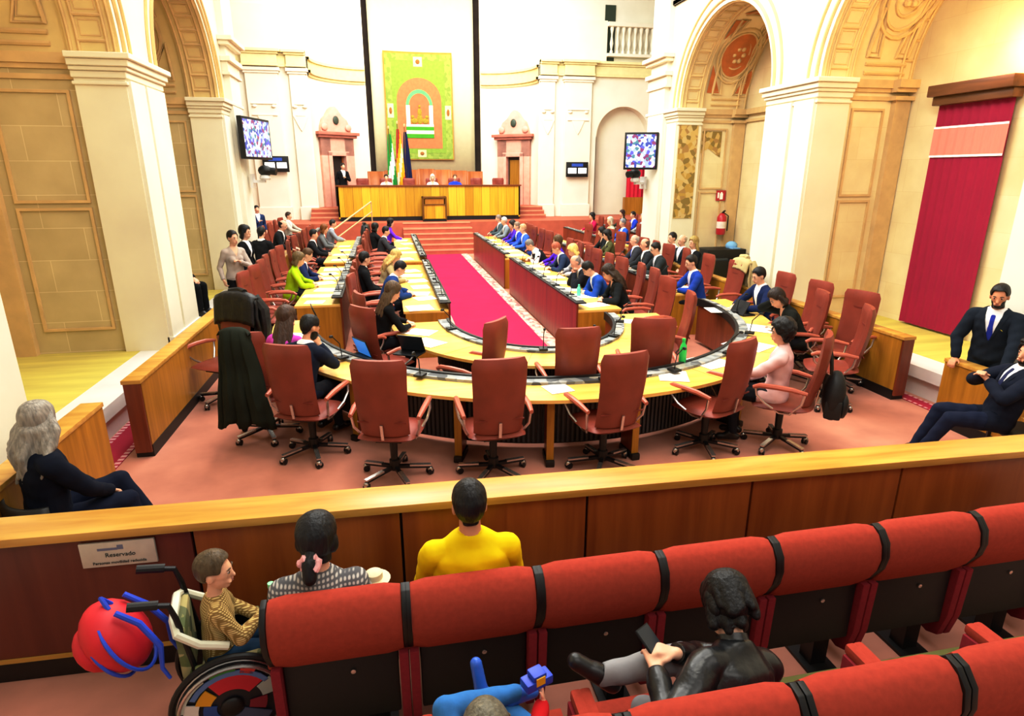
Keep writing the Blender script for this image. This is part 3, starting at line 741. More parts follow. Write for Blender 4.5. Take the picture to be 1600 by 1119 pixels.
for k in range(7):
    x0 = -2.45 + k*.70
    m = MB(); n = 8
    m.grid([[(x0+.70*i/n, .12*math.sin(PI*i/n), z) for i in range(n+1)] for z in (0, 1.95 - .1*abs(k-3)/3)])
    m.build('screen_leaf', W_BACK, t, solid=.04)
for k in range(7):
    chair(-2.75+k*.93, 26.0, 180, 'red leather presidium chair, %s from the left behind the golden desk' % ORD[k], 'presidium chairs', z=1.3)
t = thing('handrail', 'slanted double brass handrail beside the left end of the dais steps', 'handrail', (-2.5, 23.4, 1.0))
BR = M('brass', '#d8c79a', .3, .1, metal=.5)
MB().tube([(.1, 0, .78), (-1.15, -1.5, -.05)], .03, 8).build('top_rail', BR, t); MB().tube([(.1, 0, .42), (-1.15, -1.5, -.4)], .025, 8).build('lower_rail', BR, t)
MB().tube([(.1, 0, 0), (.1, 0, .78)], .022, 8).build('post', BR, t)

# ---- tapestry
t = thing('tapestry', 'huge green and orange tapestry with an arched emblem behind the presidium', 'tapestry', (-.18, 28.80, 3.35)); t.scale = (.95, 1, .97)
yb = lambda x: .3*(1-((x)/2.5)**2)
def flat(poly_or_rows, mat, name, off, parent=t):
    m = MB()
    for r in poly_or_rows: m.grid(r)
    return m.build(name, mat, parent, fixn=False, smooth=False)
def rect(x0, x1, z0, z1, off, n=10): return [[(x, yb(x)-off, z) for x in [x0+(x1-x0)*i/n for i in range(n+1)]] for z in (z0, z1)]
def archrows(hw, z0, zs, off, n=16, rz=None):
    xs = [-hw*math.cos(PI*i/n) for i in range(n+1)]
    return [[(x, yb(x)-off, z0) for x in xs], [(x, yb(x)-off, zs+(rz or hw)*math.sqrt(max(0, 1-(x/hw)**2))) for x in xs]]
GRN = cells_mat('tapestry_green', ['#8ea24a', '#98aa50', '#849a44', '#9aae52'], 7, .9)
flat([rect(-1.55, 1.55, 0, 4.55, .03)], M('tapestry_edge', '#b58a3e', .9, .1), 'border', 0)
flat([rect(-1.5, 1.5, .04, 4.47, .045)], GRN, 'field', 0)
flat([rect(-1.2, 1.2, .3, 4.2, .052)], M('tapestry_inner', '#88a442', .9, .1, 9), 'inner_field', 0)
flat([archrows(1.02, .5, 2.55, .06, rz=.95)], M('tapestry_orange', '#d07c52', .9, .08, 8), 'orange_arch', 0)
flat([archrows(.62, .95, 2.3, .068, rz=.72)], M('tapestry_mint', '#6ab478', .9, .08), 'mint_arch', 0)
flat([archrows(.48, 1.4, 2.3, .076, rz=.55)], M('tapestry_orange_in', '#cc7650', .9, .08), 'arch_opening', 0)
WHT = M('tapestry_white', '#e8e4d2', .9, .04); GR2 = M('tapestry_vivid', '#4a9a24', .9, .06)
for a, b in ((-.62, -.44), (.44, .62)): flat([rect(a, b, 1.5, 2.35, .08, 3)], WHT, 'column', 0)
for k, (z0, z1, m_) in enumerate(((.95, 1.13, GR2), (1.13, 1.28, WHT), (1.28, 1.44, GR2), (1.44, 1.54, WHT))): flat([rect(-.64, .64, z0, z1, .084)], m_, 'base_stripe', 0)
gm = M('tapestry_gold', '#a08a2c', .9, .25, 20); m = MB()
for x, z, rx, rz in ((0, 2.05, .1, .18), (0, 2.3, .06, .07), (0, 1.75, .14, .22), (-.26, 1.68, .16, .13), (.26, 1.68, .16, .13), (-.33, 1.85, .08, .08), (.33, 1.85, .08, .08)):
    m.ell((x, yb(x)-.085, z), (rx, .02, rz), n=10)
m.build('emblem_figures', gm, t)
for x, z, w, h in ((0, 4.15, .2, .2), (-1.32, 2.1, .14, .3), (1.32, 2.05, .14, .3), (.05, .28, .2, .16)):
    flat([rect(x-w, x+w, z-h, z+h, .06, 4)], M('medallion_cream', '#d6d2a0', .9, .08), 'medallion', 0)
    m = MB().ell((x, yb(x)-.07, z), (w*.5, .015, h*.5), n=10); m.build('medallion_motif', M('motif_brown', '#9c6a34', .9, .2, 15), t)

# ---- flags
def flag(label, x, y, cols, h, mode):
    t = thing('flag', label, 'flag', (x, y, 1.0), 0, 'flags beside the presidium')
    MB().tube([(0, 0, 0), (0, 0, h+.2)], .02, 8).lathe([(.14, 0), (.14, .04), (.02, .06)], n=12).build('pole', M('pole_wood', '#7a5a2a', .4), t)
    MB().ell((0, 0, h+.25), (.04, .04, .07), n=8).build('finial', BR, t)
    ms = [M('flag_'+c, c, .85, .05) for c in cols]
    m = MB(); nr, nc = 16, 15; rows = []
    for i in range(nr+1):
        u = i/nr; w = .12 + .34*u**.7
        rows.append([(.0 + w*(j/nc-.35)*1.0, .05*math.sin(j*1.9+u*2)*(.4+u), h*(1-u*.86)) for j in range(nc+1)])
    vs = [p for r in rows for p in r]; fs = []; o = []
    for i in range(nr):
        for j in range(nc):
            fs.append((i*(nc+1)+j, i*(nc+1)+j+1, (i+1)*(nc+1)+j+1, (i+1)*(nc+1)+j))
            k = (i+.5)/nr + ((j+.5)/nc-.5)*.5*(1 if mode == 'd' else 0) if mode != 'v' else (j+.5)/nc
            o.append(max(0, min(len(cols)-1, int(k*len(cols)))))
    m.v = vs; m.f = fs; m.m = o
    m.build('cloth', ms, t, fixn=False)
flag('green and white regional flag, left one of the flags by the tapestry', -1.6, 26.75, ['#2ea84a', '#f0f0ec', '#2ea84a'], 3.3, 'd')
flag('red and yellow national flag between the green and the blue flags', -1.24, 26.85, ['#c8323a', '#f0c020', '#e8e2d0', '#f0c020', '#c8323a'], 3.5, 'd')
flag('dark blue flag, right one of the flags by the tapestry', -.95, 26.95, ['#1c2460', '#1c2460', '#242c70'], 3.4, 'h')

# ---- screens, cameras, wall items
def monitor(label, loc, rz, w, h, d, tilt=0):
    t = thing('wall_monitor', label, 'monitor', loc, rz)
    MB().box(-w/2, w/2, -d, 0, -h/2, h/2).build('casing', BLACK, t, bevel=.012)
    MB().box(-w/2+.05, w/2-.05, -d-.004, -d, -h/2+.05, h/2-.05).build('screen', cells_mat('live_picture', ['#8fa6d8', '#3a4a9a', '#c9d4ee', '#7a3a6a', '#e4d8d0', '#4a7a8a', '#b8c2e6', '#5a5ac0', '#8fa6d8', '#d8dcf0'], 15, .3, .4), t)
    MB().box(-.08, .08, 0, .2, -.1, .1).build('bracket', DARK, t)
monitor('large video monitor hung on the left pier above the crowd', (-4.62, 14.85, 3.5), R(75), 1.3, .85, .1)
monitor('large video monitor hung on the right pier beside the red hanging', (4.32, 14.75, 3.3), R(-22), .8, .86, .1)
def score(label, loc, w, h):
    t = thing('score_screen', label, 'screen', loc)
    MB().box(-w/2, w/2, -.08, 0, -h/2, h/2).build('casing', BLACK, t, bevel=.01)
    MB().box(-w*.26, w*.26, -.085, -.08, h*.2, h*.4).build('header', M('header_blue', '#2a4a9a', .4, emit=.5), t)
    for s in (-1, 1): MB().box(s*w*.23-w*.19, s*w*.23+w*.19, -.085, -.08, -h*.26, h*.1).build('number_field', M('lit_white', '#ffffff', .4, 0, emit=1.2), t, bevel=.002)
score('small black voting screen on the left back wall pilaster', (-5.91, 25.72, 3.11), .95, .58)
score('small black voting screen on the right back wall pilaster', (6.1, 25.72, 2.92), .95, .6)
def wallcam(label, loc, rz):
    t = thing('wall_camera', label, 'camera', loc, rz)
    MB().box(-.05, .05, -.3, 0, -.04, .02).box(-.1, .1, -.05, 0, -.15, .15).build('bracket', M('white_plastic', '#dcdcda', .4), t)
    MB().lathe([(.1, .02), (.12, .06), (.1, .12), (.05, .15)], (0, -.3, 0), 14).build('base', M('white_plastic', '#dcdcda', .4), t)
    MB().ell((0, -.32, .22), (.14, .16, .12)).tube([(0, -.42, .22), (0, -.56, .2)], .08, 12).build('head', BLACK, t)
wallcam('small remote camera on a bracket under the left monitor', (-4.78, 15.0, 2.62), R(82))
wallcam('small remote camera on a bracket under the right monitor', (4.62, 15.15, 2.55), R(-70))
t = thing('fire_extinguisher', 'red fire extinguisher hung on the right chapel wall', 'extinguisher', (6.06, 13.70, 1.35))
MB().lathe([(.02, 0), (.1, .01), (.11, .05), (.11, .42), (.06, .5), (.03, .52)], n=16).build('cylinder', M('signal_red', '#b0202e', .3, .05), t)
MB().lathe([(.112, .16), (.112, .32)], n=16).build('label_band', M('band', '#e4d4cc', .6), t)
MB().bar((0, 0, .52), (0, -.12, .58), .03, .03).tube([(.03, 0, .53), (.15, -.03, .45), (.14, -.05, .1)], .015, 6).build('valve', BLACK, t)
t = thing('safety_sign', 'small square red sign with a white symbol above the extinguisher', 'sign', (6.06, 13.86, 2.27))
MB().box(-.12, .12, -.02, 0, -.12, .12).build('plate', M('signal_red', '#b0202e', .3, .05), t)
MB().box(-.03, .05, -.025, -.02, -.09, .05).box(-.01, .03, -.025, -.02, .05, .08).box(-.09, -.05, -.025, -.02, -.06, .07).build('symbol', PAPER, t)
# red hangings
t = thing('door_curtain', 'tall crimson hanging with a pale band in the right chapel', 'curtain', (6.42, 7.82, .42))
CR = M('crimson_cloth', '#960a3a', .85, .05, 2)
def cloth_wall(name, y0, y1, z0, z1, off, mat, parent, amp=.012):
    n = 40
    rows = [[(-off-amp*math.sin(i*1.3), y0+(y1-y0)*i/n, z) for i in range(n+1)] for z in (z0, z1)]
    return MB().grid(rows).build(name, mat, parent, fixn=False)
cloth_wall('cloth', -.6, .58, .02, 3.35, 0, CR, t)
cloth_wall('pale_band', -.6, .58, 2.62, 3.02, .02, M('pale_red_band', '#d88a7c', .9, .06, 30, stretch=(1, 8, .3)), t)
for z in (2.6, 3.01): cloth_wall('white_edge', -.6, .58, z, z+.03, .024, PAPER, t)
MB().box(-.12, .06, -.64, .62, 3.34, 3.46).box(-.2, .06, -.68, .66, 3.46, 3.62).build('pelmet', wood('pelmet', '#5a3820', '#8a5c38', (10, 1, 10)), t, bevel=.015)
t = thing('wall_hanging', 'red hanging with a wooden base inside the right back niche', 'curtain', (9.0, 26.3, 1.4))
MB().grid([[(-.42+.84*i/20, .02*math.sin(i*1.4), z) for i in range(21)] for z in (.35, 2.75)]).build('cloth', M('red_hanging', '#d0203e', .8, .06), t, fixn=False)
MB().box(-.14, .2, -.05, -.03, 1.6, 2.1).build('pale_patch', PAPER, t); MB().box(-.5, .5, -.12, .12, -.4, .35).build('wooden_base', W_OAKV, t)
t = thing('equipment_case', 'black equipment cases under the fire extinguisher in the right chapel', 'case', (5.75, 13.25, .4))
MB().box(-.36, .62, -.25, .35, 0, .68).build('case_body', BLACK, t, bevel=.02); MB().box(-.3, .3, -.42, -.25, 0, .45).build('small_case', DARK, t, bevel=.02)
MB().box(-.28, .1, -.36, -.3, .45, .49).build('handle', M('grey_handle', '#3c4446', .4), t)
t = thing('wooden_stool', 'low wooden bench beside the black cases in the right chapel', 'bench', (6.35, 12.5, .4))
MB().box(-.1, .1, -.3, .3, .4, .5).build('seat', W_RED, t)
for s in (-1, 1): MB().box(-.1, .1, s*.28-.03, s*.28+.03, 0, .4).build('leg', W_RED, t)
t = thing('pale_blue_cap', 'pale blue cap resting on the black equipment case', 'cap', (6.15, 13.3, 1.08))
MB().ell((0, 0, .05), (.14, .14, .11), n=14).build('crown', M('cap_blue', '#7fb0d8', .8), t); MB().box(-.1, .1, -.24, -.08, .0, .02).build('peak', M('cap_blue', '#7fb0d8', .8), t)

# ---- papers, laptops, bottles, microphones on the desks
def paper(x, y, rz, z, label, w=.21, h=.297):
    m = MB().box(-w/2, w/2, -h/2, h/2, 0, .004)
    o = m.build('paper_sheet', PAPER); o.location = (x, y, z+.0015); o.rotation_euler = (0, 0, R(rz)); tag(o, label, 'paper', 'papers on the tables')
pl = [(-1.52, 8.0, 60, 'first white sheet before the woman with long dark blond hair', .3, .4), (-1.45, 7.45, 40, 'second white sheet at the left end of the inner table', .3, .4),
      (1.0, 5.62, -20, 'white sheet beside the turned chair near the green bottle', .3, .35), (1.62, 6.0, 20, 'white sheet stack right of the green bottle', .4, .42), (2.45, 6.55, 30, 'large white sheet before the woman in the pale pink coat', .42, .5), (3.05, 7.3, 50, 'white sheet under the hand of the leaning woman', .4, .5), (3.2, 8.45, 80, 'white sheet by the open laptop at the right curve', .35, .5),
      (1.55, 8.0, 70, 'pinkish-lit sheet at the right tip of the inner table', .25, .3), (-.3, 5.48, 12, 'white sheet left of the middle of the outer table', .25, .25), (-3.1, 8.1, 70, 'white sheet on the left end of the outer table', .3, .4), (-2.95, 7.55, 70, 'second sheet on the left end of the outer table', .3, .36)]
for x, y, r, lab, w, h in pl: paper(x, y, r, .742, lab, w, h)
def paper_row(x, ys, where):
    for k, y in enumerate(ys): paper(x+random.uniform(-.1, .1), y+random.uniform(-.1, .1), random.uniform(-20, 20)+90, .762, 'white papers, %s from the near end on %s' % (ORD[k], where), random.uniform(.25, .4), random.uniform(.3, .5))
paper_row(-3.05, [10.3, 10.85, 11.4, 12.0, 12.7, 13.3, 13.9, 15.4, 16.3, 17.3, 18.3], 'the left outer desk')
paper_row(-1.4, [9.5, 10.1, 10.7, 11.3, 11.9, 12.6, 13.3, 15.3, 16.4, 17.5, 18.6, 19.6], 'the left inner desk')
paper_row(1.35, [9.2, 9.8, 10.5, 11.2, 11.9, 12.6, 13.4, 15.4, 16.3, 17.2, 18.1, 19.0], 'the right front desk')
paper_row(3.3, [10.2, 11.1, 11.9, 12.7, 13.5, 15.0, 16.2, 17.4], 'the right second-row desk')
def laptop(x, y, rz, z, label, scr='#2a2c30', op=105):
    t = thing('laptop', label, 'laptop', (x, y, z), R(rz))
    MB().box(-.16, .16, -.11, .11, 0, .015).build('keyboard_base', DARK, t, bevel=.003)
    mt = Matrix.Translation((0, .11, .012)) @ Matrix.Rotation(R(op-90), 4, 'X')
    l = MB().add([mt @ Vector(v) for v in MB().box(-.16, .16, -.006, .006, 0, .22).v], MB().box(0, 1, 0, 1, 0, 1).f).build('lid', DARK, t)
    MB().add([mt @ Vector(v) for v in MB().box(-.15, .15, -.0075, -.006, .012, .21).v], MB().box(0, 1, 0, 1, 0, 1).f).build('screen', M('lit_screen'+scr, scr, .3, .15, 3, emit=.6), l)
laptop(-2.3, 6.95, -60, .745, 'open laptop with a bright blue screen before the bearded man in navy', '#3a8ad8', 110)
laptop(3.35, 8.15, 95, .745, 'open dark laptop before the dark-haired man in navy', '#20242a', 120)
laptop(-3.05, 9.0, -80, .745, 'dark laptop standing open at the tip of the left outer curve', '#20242a', 110)
laptop(-1.7, 7.62-.62, -30, .745, 'black closed-back laptop behind the second empty chair', '#101214', 115)
def bottle(x, y, z, label, col, h=.24, r=.035):
    t = thing('water_bottle', label, 'bottle', (x, y, z))
    g = M('bottle_'+col, col, .2, .05)
    MB().lathe([(r*.9, 0), (r, .01), (r, h*.62), (r*.8, h*.74), (r*.45, h*.84), (r*.45, h*.9)], n=14).build('body', g, t)
    MB().lathe([(r*.5, h*.9), (r*.5, h)], n=12).build('cap', M('cap_'+col, col, .4), t)
bottle(1.28, 5.98, .742, 'bright green bottle standing on the outer curved table', '#2fc860', .30, .04)
bottle(3.35, 12.0, .762, 'small light blue bottle before the man with glasses', '#5aa0d0', .16)
bottle(1.3, 9.9, .762, 'turquoise-tinted bottle on the right front desk', '#6fd0b8', .2)
def mic(x, y, rz, z, label, h=.3):
    t = thing('desk_microphone', label, 'microphone', (x, y, z), R(rz), 'gooseneck microphones on the desks')
    MB().box(-.05, .05, -.06, .06, 0, .025).build('base', BLACK, t, bevel=.006)
    MB().tube([(0, 0, .02), (0, -.02, h*.6), (0, -.1, h*.9)], .006, 6).build('gooseneck', DARK, t)
    MB().ell((0, -.12, h*.93), (.016, .03, .018), n=8).build('capsule', BLACK, t)
for k, q in enumerate((-142, -122, -104, -88, -73, -55, -36, -14)):
    x, y = ell_pt(.1, 9.0, 3.25, 3.45, q); mic(x, y, q+90, .771, 'gooseneck microphone, %s from the left on the outer curved table' % ORD[k])
for k, q in enumerate((-160, -128, -100, -74, -50, -22)):
    x, y = ell_pt(.1, 8.62, 1.28, 1.88, q); mic(x, y, q+90, .771, 'gooseneck microphone, %s from the left on the inner curved table' % ORD[k])
for (x, rz, ys, w) in ((1.0, 90, (9.4, 10.3, 11.2, 12.1, 13.1, 15.6, 16.7, 17.8), 'the right front desk'), (-1.06, -90, (9.8, 10.9, 12, 13.1, 15.6, 17), 'the left inner desk'), (-2.74, -90, (10.6, 11.6, 12.7, 13.7), 'the left outer desk'), (2.98, 90, (10.3, 11.4, 12.5, 13.5), 'the right second-row desk')):
    for k, y in enumerate(ys): mic(x, y, rz, .881, 'gooseneck microphone, %s from the near end of %s' % (ORD[k], w))
# ================================================================ people
SKIN = {}
def skin_mat(c):
    return M('skin_'+c, c, .5, .05, 14, spec=.35)
def cloth_mat(c, bump=.25, scale=5):
    return M('cloth_'+c, c, .85, .12, scale, bump, spec=.15)
def hair_mat(c):
    return M('hair_'+c, c, .45, .35, 9, .5, stretch=(6, 6, 1), spec=.35)
def rotm(yaw=0, pitch=0, roll=0):   # yaw left +, pitch down +
    return Matrix.Rotation(yaw, 3, 'Z') @ Matrix.Rotation(-pitch, 3, 'X') @ Matrix.Rotation(roll, 3, 'Y')
def remesh(mb, vox, smooth=4, name='tmp'):
    me = mb.mesh(name); o = bpy.data.objects.new(name, me); COL.objects.link(o)
    r = o.modifiers.new('r', 'REMESH'); r.mode = 'VOXEL'; r.voxel_size = vox; r.use_smooth_shade = True
    if smooth:
        s = o.modifiers.new('s', 'SMOOTH'); s.iterations = smooth; s.factor = .5
    dg = bpy.context.evaluated_depsgraph_get()
    out = bpy.data.meshes.new_from_object(o.evaluated_get(dg))
    bpy.data.objects.remove(o); bpy.data.meshes.remove(me)
    return out
def mesh_np(me):
    n = len(me.vertices); v = np.empty(n*3); me.vertices.foreach_get('co', v); v = v.reshape(-1, 3)
    nn = np.empty(n*3); me.vertex_normals.foreach_get('vector', nn); nn = nn.reshape(-1, 3)
    F = [tuple(p.vertices) for p in me.polygons]
    return v, nn, F
def shell(name, v, nn, F, sel, off, mat, parent, wob=0., under=-.004, seed=0):
    fs = [F[i] for i in np.nonzero(sel)[0]]
    if len(fs) < 4: return None
    idx = {}; cnt = {}
    for f in fs:
        for a in f: idx.setdefault(a, len(idx))
        for k in range(len(f)):
            e = (f[k], f[(k+1) % len(f)]); cnt[frozenset(e)] = cnt.get(frozenset(e), 0) + 1
    ids = np.array(list(idx)); o = off[ids] if isinstance(off, np.ndarray) else np.full(len(ids), off)
    P = v[ids]
    if wob: o = o + wob*(np.sin(P[:, 0]*41+seed+P[:, 2]*17) * np.sin(P[:, 2]*37+seed*2-P[:, 1]*23) + .6*np.sin(P[:, 1]*53+P[:, 2]*29+seed))
    W3 = P + nn[ids]*o[:, None]; adj = {}
    for e, c_ in cnt.items():
        if c_ == 1:
            a, b = tuple(e); adj.setdefault(idx[a], []).append(idx[b]); adj.setdefault(idx[b], []).append(idx[a])
    for it in range(6):                      # even out the hem line
        new = {q: (W3[q]*.4 + W3[nb].mean(0)*.6) for q, nb in adj.items()}
        for q, p in new.items(): W3[q] = p
    vs = W3.tolist()
    nf = [tuple(idx[a] for a in f) for f in fs]
    low = {}
    for f in fs:
        for k in range(len(f)):
            a, b = f[k], f[(k+1) % len(f)]
            if cnt[frozenset((a, b))] == 1:
                for q in (a, b):
                    if q not in low: low[q] = len(vs); vs.append((W3[idx[q]]+nn[q]*(under-o[idx[q]])).tolist())
                nf.append((idx[b], idx[a], low[a], low[b]))
    me = bpy.data.meshes.new(name); me.from_pydata(vs, [], nf); me.update(); me.materials.append(mat)
    me.polygons.foreach_set('use_smooth', [True]*len(me.polygons)); me.set_sharp_from_angle(angle=R(60))
    ob = bpy.data.objects.new(name, me); COL.objects.link(ob); ob.parent = parent
    return ob
def ik(S, T, l1, l2, pole):
    S, T = Vector(S), Vector(T); d = T - S; L = d.length
    if L > (l1+l2)*.995: T = S + d*((l1+l2)*.995/L); d = T - S; L = d.length
    a = (l1*l1 - l2*l2 + L*L)/(2*L); h = math.sqrt(max(0, l1*l1-a*a)); d.normalize()
    p = Vector(pole); p = (p - d*p.dot(d))
    p = p.normalized() if p.length > 1e-4 else d.orthogonal().normalized()
    return S + d*a + p*h, T

def human(label, x, y, rz, z0=0., tier=1, sit=True, seat=.53, lean=8, side=0, sc=1., fem=False, skin='#dcae94', hair=('short', '#1c1512'),
          top=('suit', '#1d2230', '#f0f0f0', None), bot='#1a1c24', shoe='#121214', LA='table', RA='table', head=(0, 8), legs=None, sleeve=True, group=None, face=None, stocky=1., acc=None, child=False, roll=0):
    vox = {0: .0075, 1: .0125, 2: .018}[tier]*(1 if not child else .85)
    k = sc
    a = R(lean); b = R(side)
    up = Vector((math.sin(b), math.sin(a), math.cos(a)*math.cos(b))).normalized()
    rt = Vector((math.cos(b), 0, -math.sin(b))); fw = up.cross(rt).normalized(); rt = fw.cross(up).normalized()
    hipz = (seat + .095*k) if sit else .90*k
    Pv = Vector((0, 0, hipz))
    T = lambda t, dx=0, dy=0: Pv + (up*t + rt*dx + fw*dy)*k
    prims = []      # (kind, data, zone)
    mb = MB()
    def cap(A, B, ra, rb, zone):
        mb.caps(A, B, ra*k, rb*k, 12 if tier else 14); prims.append(('c', np.array(A), np.array(B), ra*k, rb*k, zone))
    def el(c, r, Rm, zone):
        mb.ell(c, [q*k for q in r], Rm, 14); prims.append(('e', np.array(c), np.array(r)*k, np.array(Rm) if Rm else np.eye(3), 0, zone))
    # torso
    g = stocky
    if fem: rings = [(-.10, .15, .10), (-.02, .172, .118), (.10, .142, .10), (.20, .135, .098), (.32, .15, .112), (.42, .155, .10), (.485, .12, .07), (.53, .06, .055)]
    elif child: rings = [(-.10, .14, .11), (-.02, .155, .125), (.10, .15, .118), (.22, .15, .115), (.34, .15, .11), (.42, .15, .095), (.48, .12, .075), (.52, .06, .055)]
    else: rings = [(-.10, .145, .10), (-.02, .165, .118), (.10, .158, .112), (.22, .163, .115), (.34, .178, .12), (.43, .182, .105), (.49, .14, .075), (.54, .068, .06)]
    n = 20; R3 = []
    for t, rx, ry in rings: R3.append([T(t, rx*g*math.cos(2*PI*i/n), ry*g*math.sin(2*PI*i/n)) for i in range(n)])
    vs = [p for r in R3 for p in r]; fs = [(i*n+j, i*n+(j+1) % n, (i+1)*n+(j+1) % n, (i+1)*n+j) for i in range(len(R3)-1) for j in range(n)]
    fs += [tuple(range(n))[::-1], tuple(range((len(R3)-1)*n, len(R3)*n))]; mb.add(vs, fs)
    if fem and not child:
        for s in (-1, 1): el(T(.31, s*.07, .085), (.058, .042, .06), None, 'torso')
    shw = (.15 if fem else .135 if child else .172)*g
    for s in (-1, 1): cap(T(.455, s*shw*.35, -.01), T(.44, s*shw, 0), .052, .056*g, 'torso')
    # neck and head
    yaw, pitch = R(head[0]), R(head[1]); hs = (1.28 if child else 1.0)
    Hm = Matrix((rt, fw, up)).transposed() @ rotm(yaw, pitch - a*.5, R(roll))
    nb = T(.50, 0, -.005); hu = Hm @ Vector((0, 0, 1)); hf = Hm @ Vector((0, 1, 0))
    HC = nb + (up*.07 + hu*.115*hs)*k + hf*.02*k
    H = lambda p: HC + Hm @ (Vector(p)*k*hs)
    cap(T(.46, 0, -.01), HC + hu*(-.05*k), .058*(g if not fem else .9), .052, 'neck')
    def hel(c, r): el(H(c), [q*hs for q in r], Hm, 'head')
    hel((0, -.012, .025), (.076, .096, .098)); hel((0, .022, -.035), (.062, .07, .082)); hel((0, .055, -.088), (.034, .032, .03)); hel((0, .03, .0), (.068, .068, .075))
    mb.caps(H((0, .09, .005)), H((0, .108, -.03)), (.009 if not (fem or child) else .007)*k*hs, (.0155 if not (fem or child) else .012)*k*hs); prims.append(('c', np.array(H((0, .09, .005))), np.array(H((0, .108, -.03))), .009*k, .0155*k, 'head'))
    for s in (-1, 1):
        el(H((s*.077, -.012, -.012)), (.013*hs, .022*hs, .034*hs), Hm, 'ear')
        if tier < 2: el(H((s*.02, .088, -.062)), (.022*hs, .012*hs, .011*hs), Hm, 'head')
    # arms
    hands = {}
    for s, mode in ((-1, LA), (1, RA)):
        S = T(.43, s*(shw+.012), 0); pole = Vector((s*.7, -.5, -.8)); hd = None
        if isinstance(mode, tuple): Tg = Vector(mode[:3])*1.0; pole = Vector(mode[3]) if len(mode) > 3 else pole; hd = mode[4] if len(mode) > 4 else None
        elif mode == 'table': Tg = Vector((s*.17, .43, .80)); pole = Vector((s*1., -.3, -.5))
        elif mode == 'in': Tg = Vector((s*.05, .40, .80)); pole = Vector((s*1., -.2, -.6))
        elif mode == 'lap': Tg = Vector((s*.09, .30*k, seat+.20*k)); pole = Vector((s*.8, -.5, -.4))
        elif mode == 'chin': Tg = H((s*.03, .135, -.155)); pole = Vector((s*.5, .3, -1))
        elif mode == 'head': Tg = H((s*.12, .03, -.03)); pole = Vector((s*1, .3, -.6))
        elif mode == 'cross': Tg = T(.22, -s*.1, .16); pole = Vector((s*1, -.1, -.6))
        elif mode == 'chest': Tg = T(.28, s*.02, .17); pole = Vector((s*1, -.3, -.6))
        elif mode == 'down': Tg = Pv + Vector((s*.25, .05, -.05))*k; pole = Vector((s*.3, -1, 0))
        E, Wr = ik(S, Tg, .285*k, .25*k, pole)
        th = 1.0 + (.14 if top[0] in ('suit', 'jacket', 'coat') else 0); th *= (.88 if fem else 1)*(1.1 if child else 1)
        az = 'arm' if sleeve else 'fore'
        cap(S, E, .054*th*min(g, 1.15), .043*th, 'arm'); cap(E, E+(Wr-E)*.9, .043*th, .032*th, az); cap(E+(Wr-E)*.86, Wr, .027, .026, 'hand')
        d = (Wr-E).normalized() if hd is None else Vector(hd).normalized()
        nrm = Vector((0, 0, -1)) if abs(d.z) < .8 else Vector((-s, 0, 0))
        nrm = (nrm - d*nrm.dot(d)).normalized(); sd = d.cross(nrm); inn = -s if sd.dot(Vector((1, 0, 0))) > 0 else s
        hk = k*(.9 if fem else 1); hands[s] = Wr + d*.09*hk + nrm*.03*hk
        if tier == 2:
            cap(Wr, Wr+d*.07*hk, .03, .026, 'hand'); cap(Wr+d*.07*hk, Wr+(d*.13+nrm*.03)*hk, .022, .015, 'hand')
        else:
            for q, L in ((-1.5, .062), (-.5, .074), (.5, .078), (1.5, .07)):
                w = q*.019*inn
                p0 = Wr + d*.01*hk + sd*w*.6*hk; p1 = Wr + d*.085*hk + sd*w*hk
                cap(p0, p1, .0145, .0115, 'hand')
                p2 = p1 + (d*.75 + nrm*.5).normalized()*L*.5*hk + sd*w*.12*hk; p3 = p2 + (d*.25+nrm*.9).normalized()*L*.48*hk
                cap(p1, p2, .0102, .0095, 'hand'); cap(p2, p3, .0095, .008, 'hand')
            t0 = Wr + d*.02*hk + sd*.02*inn*hk; t1 = t0 + (d*.6+sd*inn*.75+nrm*.15).normalized()*.042*hk; t2 = t1 + (d*.9+sd*inn*.25+nrm*.4).normalized()*.034*hk
            cap(t0, t1, .0135, .0115, 'hand'); cap(t1, t2, .0105, .009, 'hand')
    # legs
    for s in (-1, 1):
        hp = Pv + rt*(s*.085*k) - up*.02*k
        if legs and legs[0 if s < 0 else 1]:
            kn, an, toe = [Vector(q) for q in legs[0 if s < 0 else 1]]
        elif sit:
            kn = Vector((s*.11*k, .43*k, seat+.075*k)); an = Vector((s*.11*k, .44*k - (0 if not fem else .06), max(.085*k, seat-.40*k))); toe = an + Vector((s*.02, .14*k, -.05*k))
        else:
            kn = Vector((s*.095*k, .02, .48*k)); an = Vector((s*.10*k, -.02, .085*k)); toe = an + Vector((s*.03, .15*k, -.052*k))
        lg = (.92 if fem else 1)*(1.12 if child else 1)*min(g, 1.1)
        cap(hp, kn, .088*lg, .06*lg, 'leg'); cap(kn, an, .058*lg, .04*lg, 'leg')
        hl = an + (an-toe).normalized()*.045*k; hl.z = min(an.z-.035*k, hl.z) if abs(an.z-toe.z) < .12 else hl.z
        zz = 'shoe' if s < 0 else 'shoe2'; cap(hl, toe, .037, .032, zz); cap(an, an+(toe-an)*.35, .04, .036, zz)
    me = remesh(mb, vox, 5 if tier == 0 else 3)
    v, nn, F = mesh_np(me)
    C = np.array([v[list(f)].mean(0) for f in F])
    best = np.full(len(C), 1e9); zone = np.zeros(len(C), int); names = ['torso', 'neck', 'head', 'ear', 'arm', 'fore', 'hand', 'leg', 'shoe', 'shoe2']
    up_, rt_, fw_, Pn = (np.array(q) for q in (up, rt, fw, Pv))
    D = (C-Pn)/k; tt = D@up_; tx = D@rt_; ty = D@fw_
    tr_ = np.array([r[0] for r in rings]); rx = np.interp(tt, tr_, [r[1]*g for r in rings]); ry = np.interp(tt, tr_, [r[2]*g for r in rings])
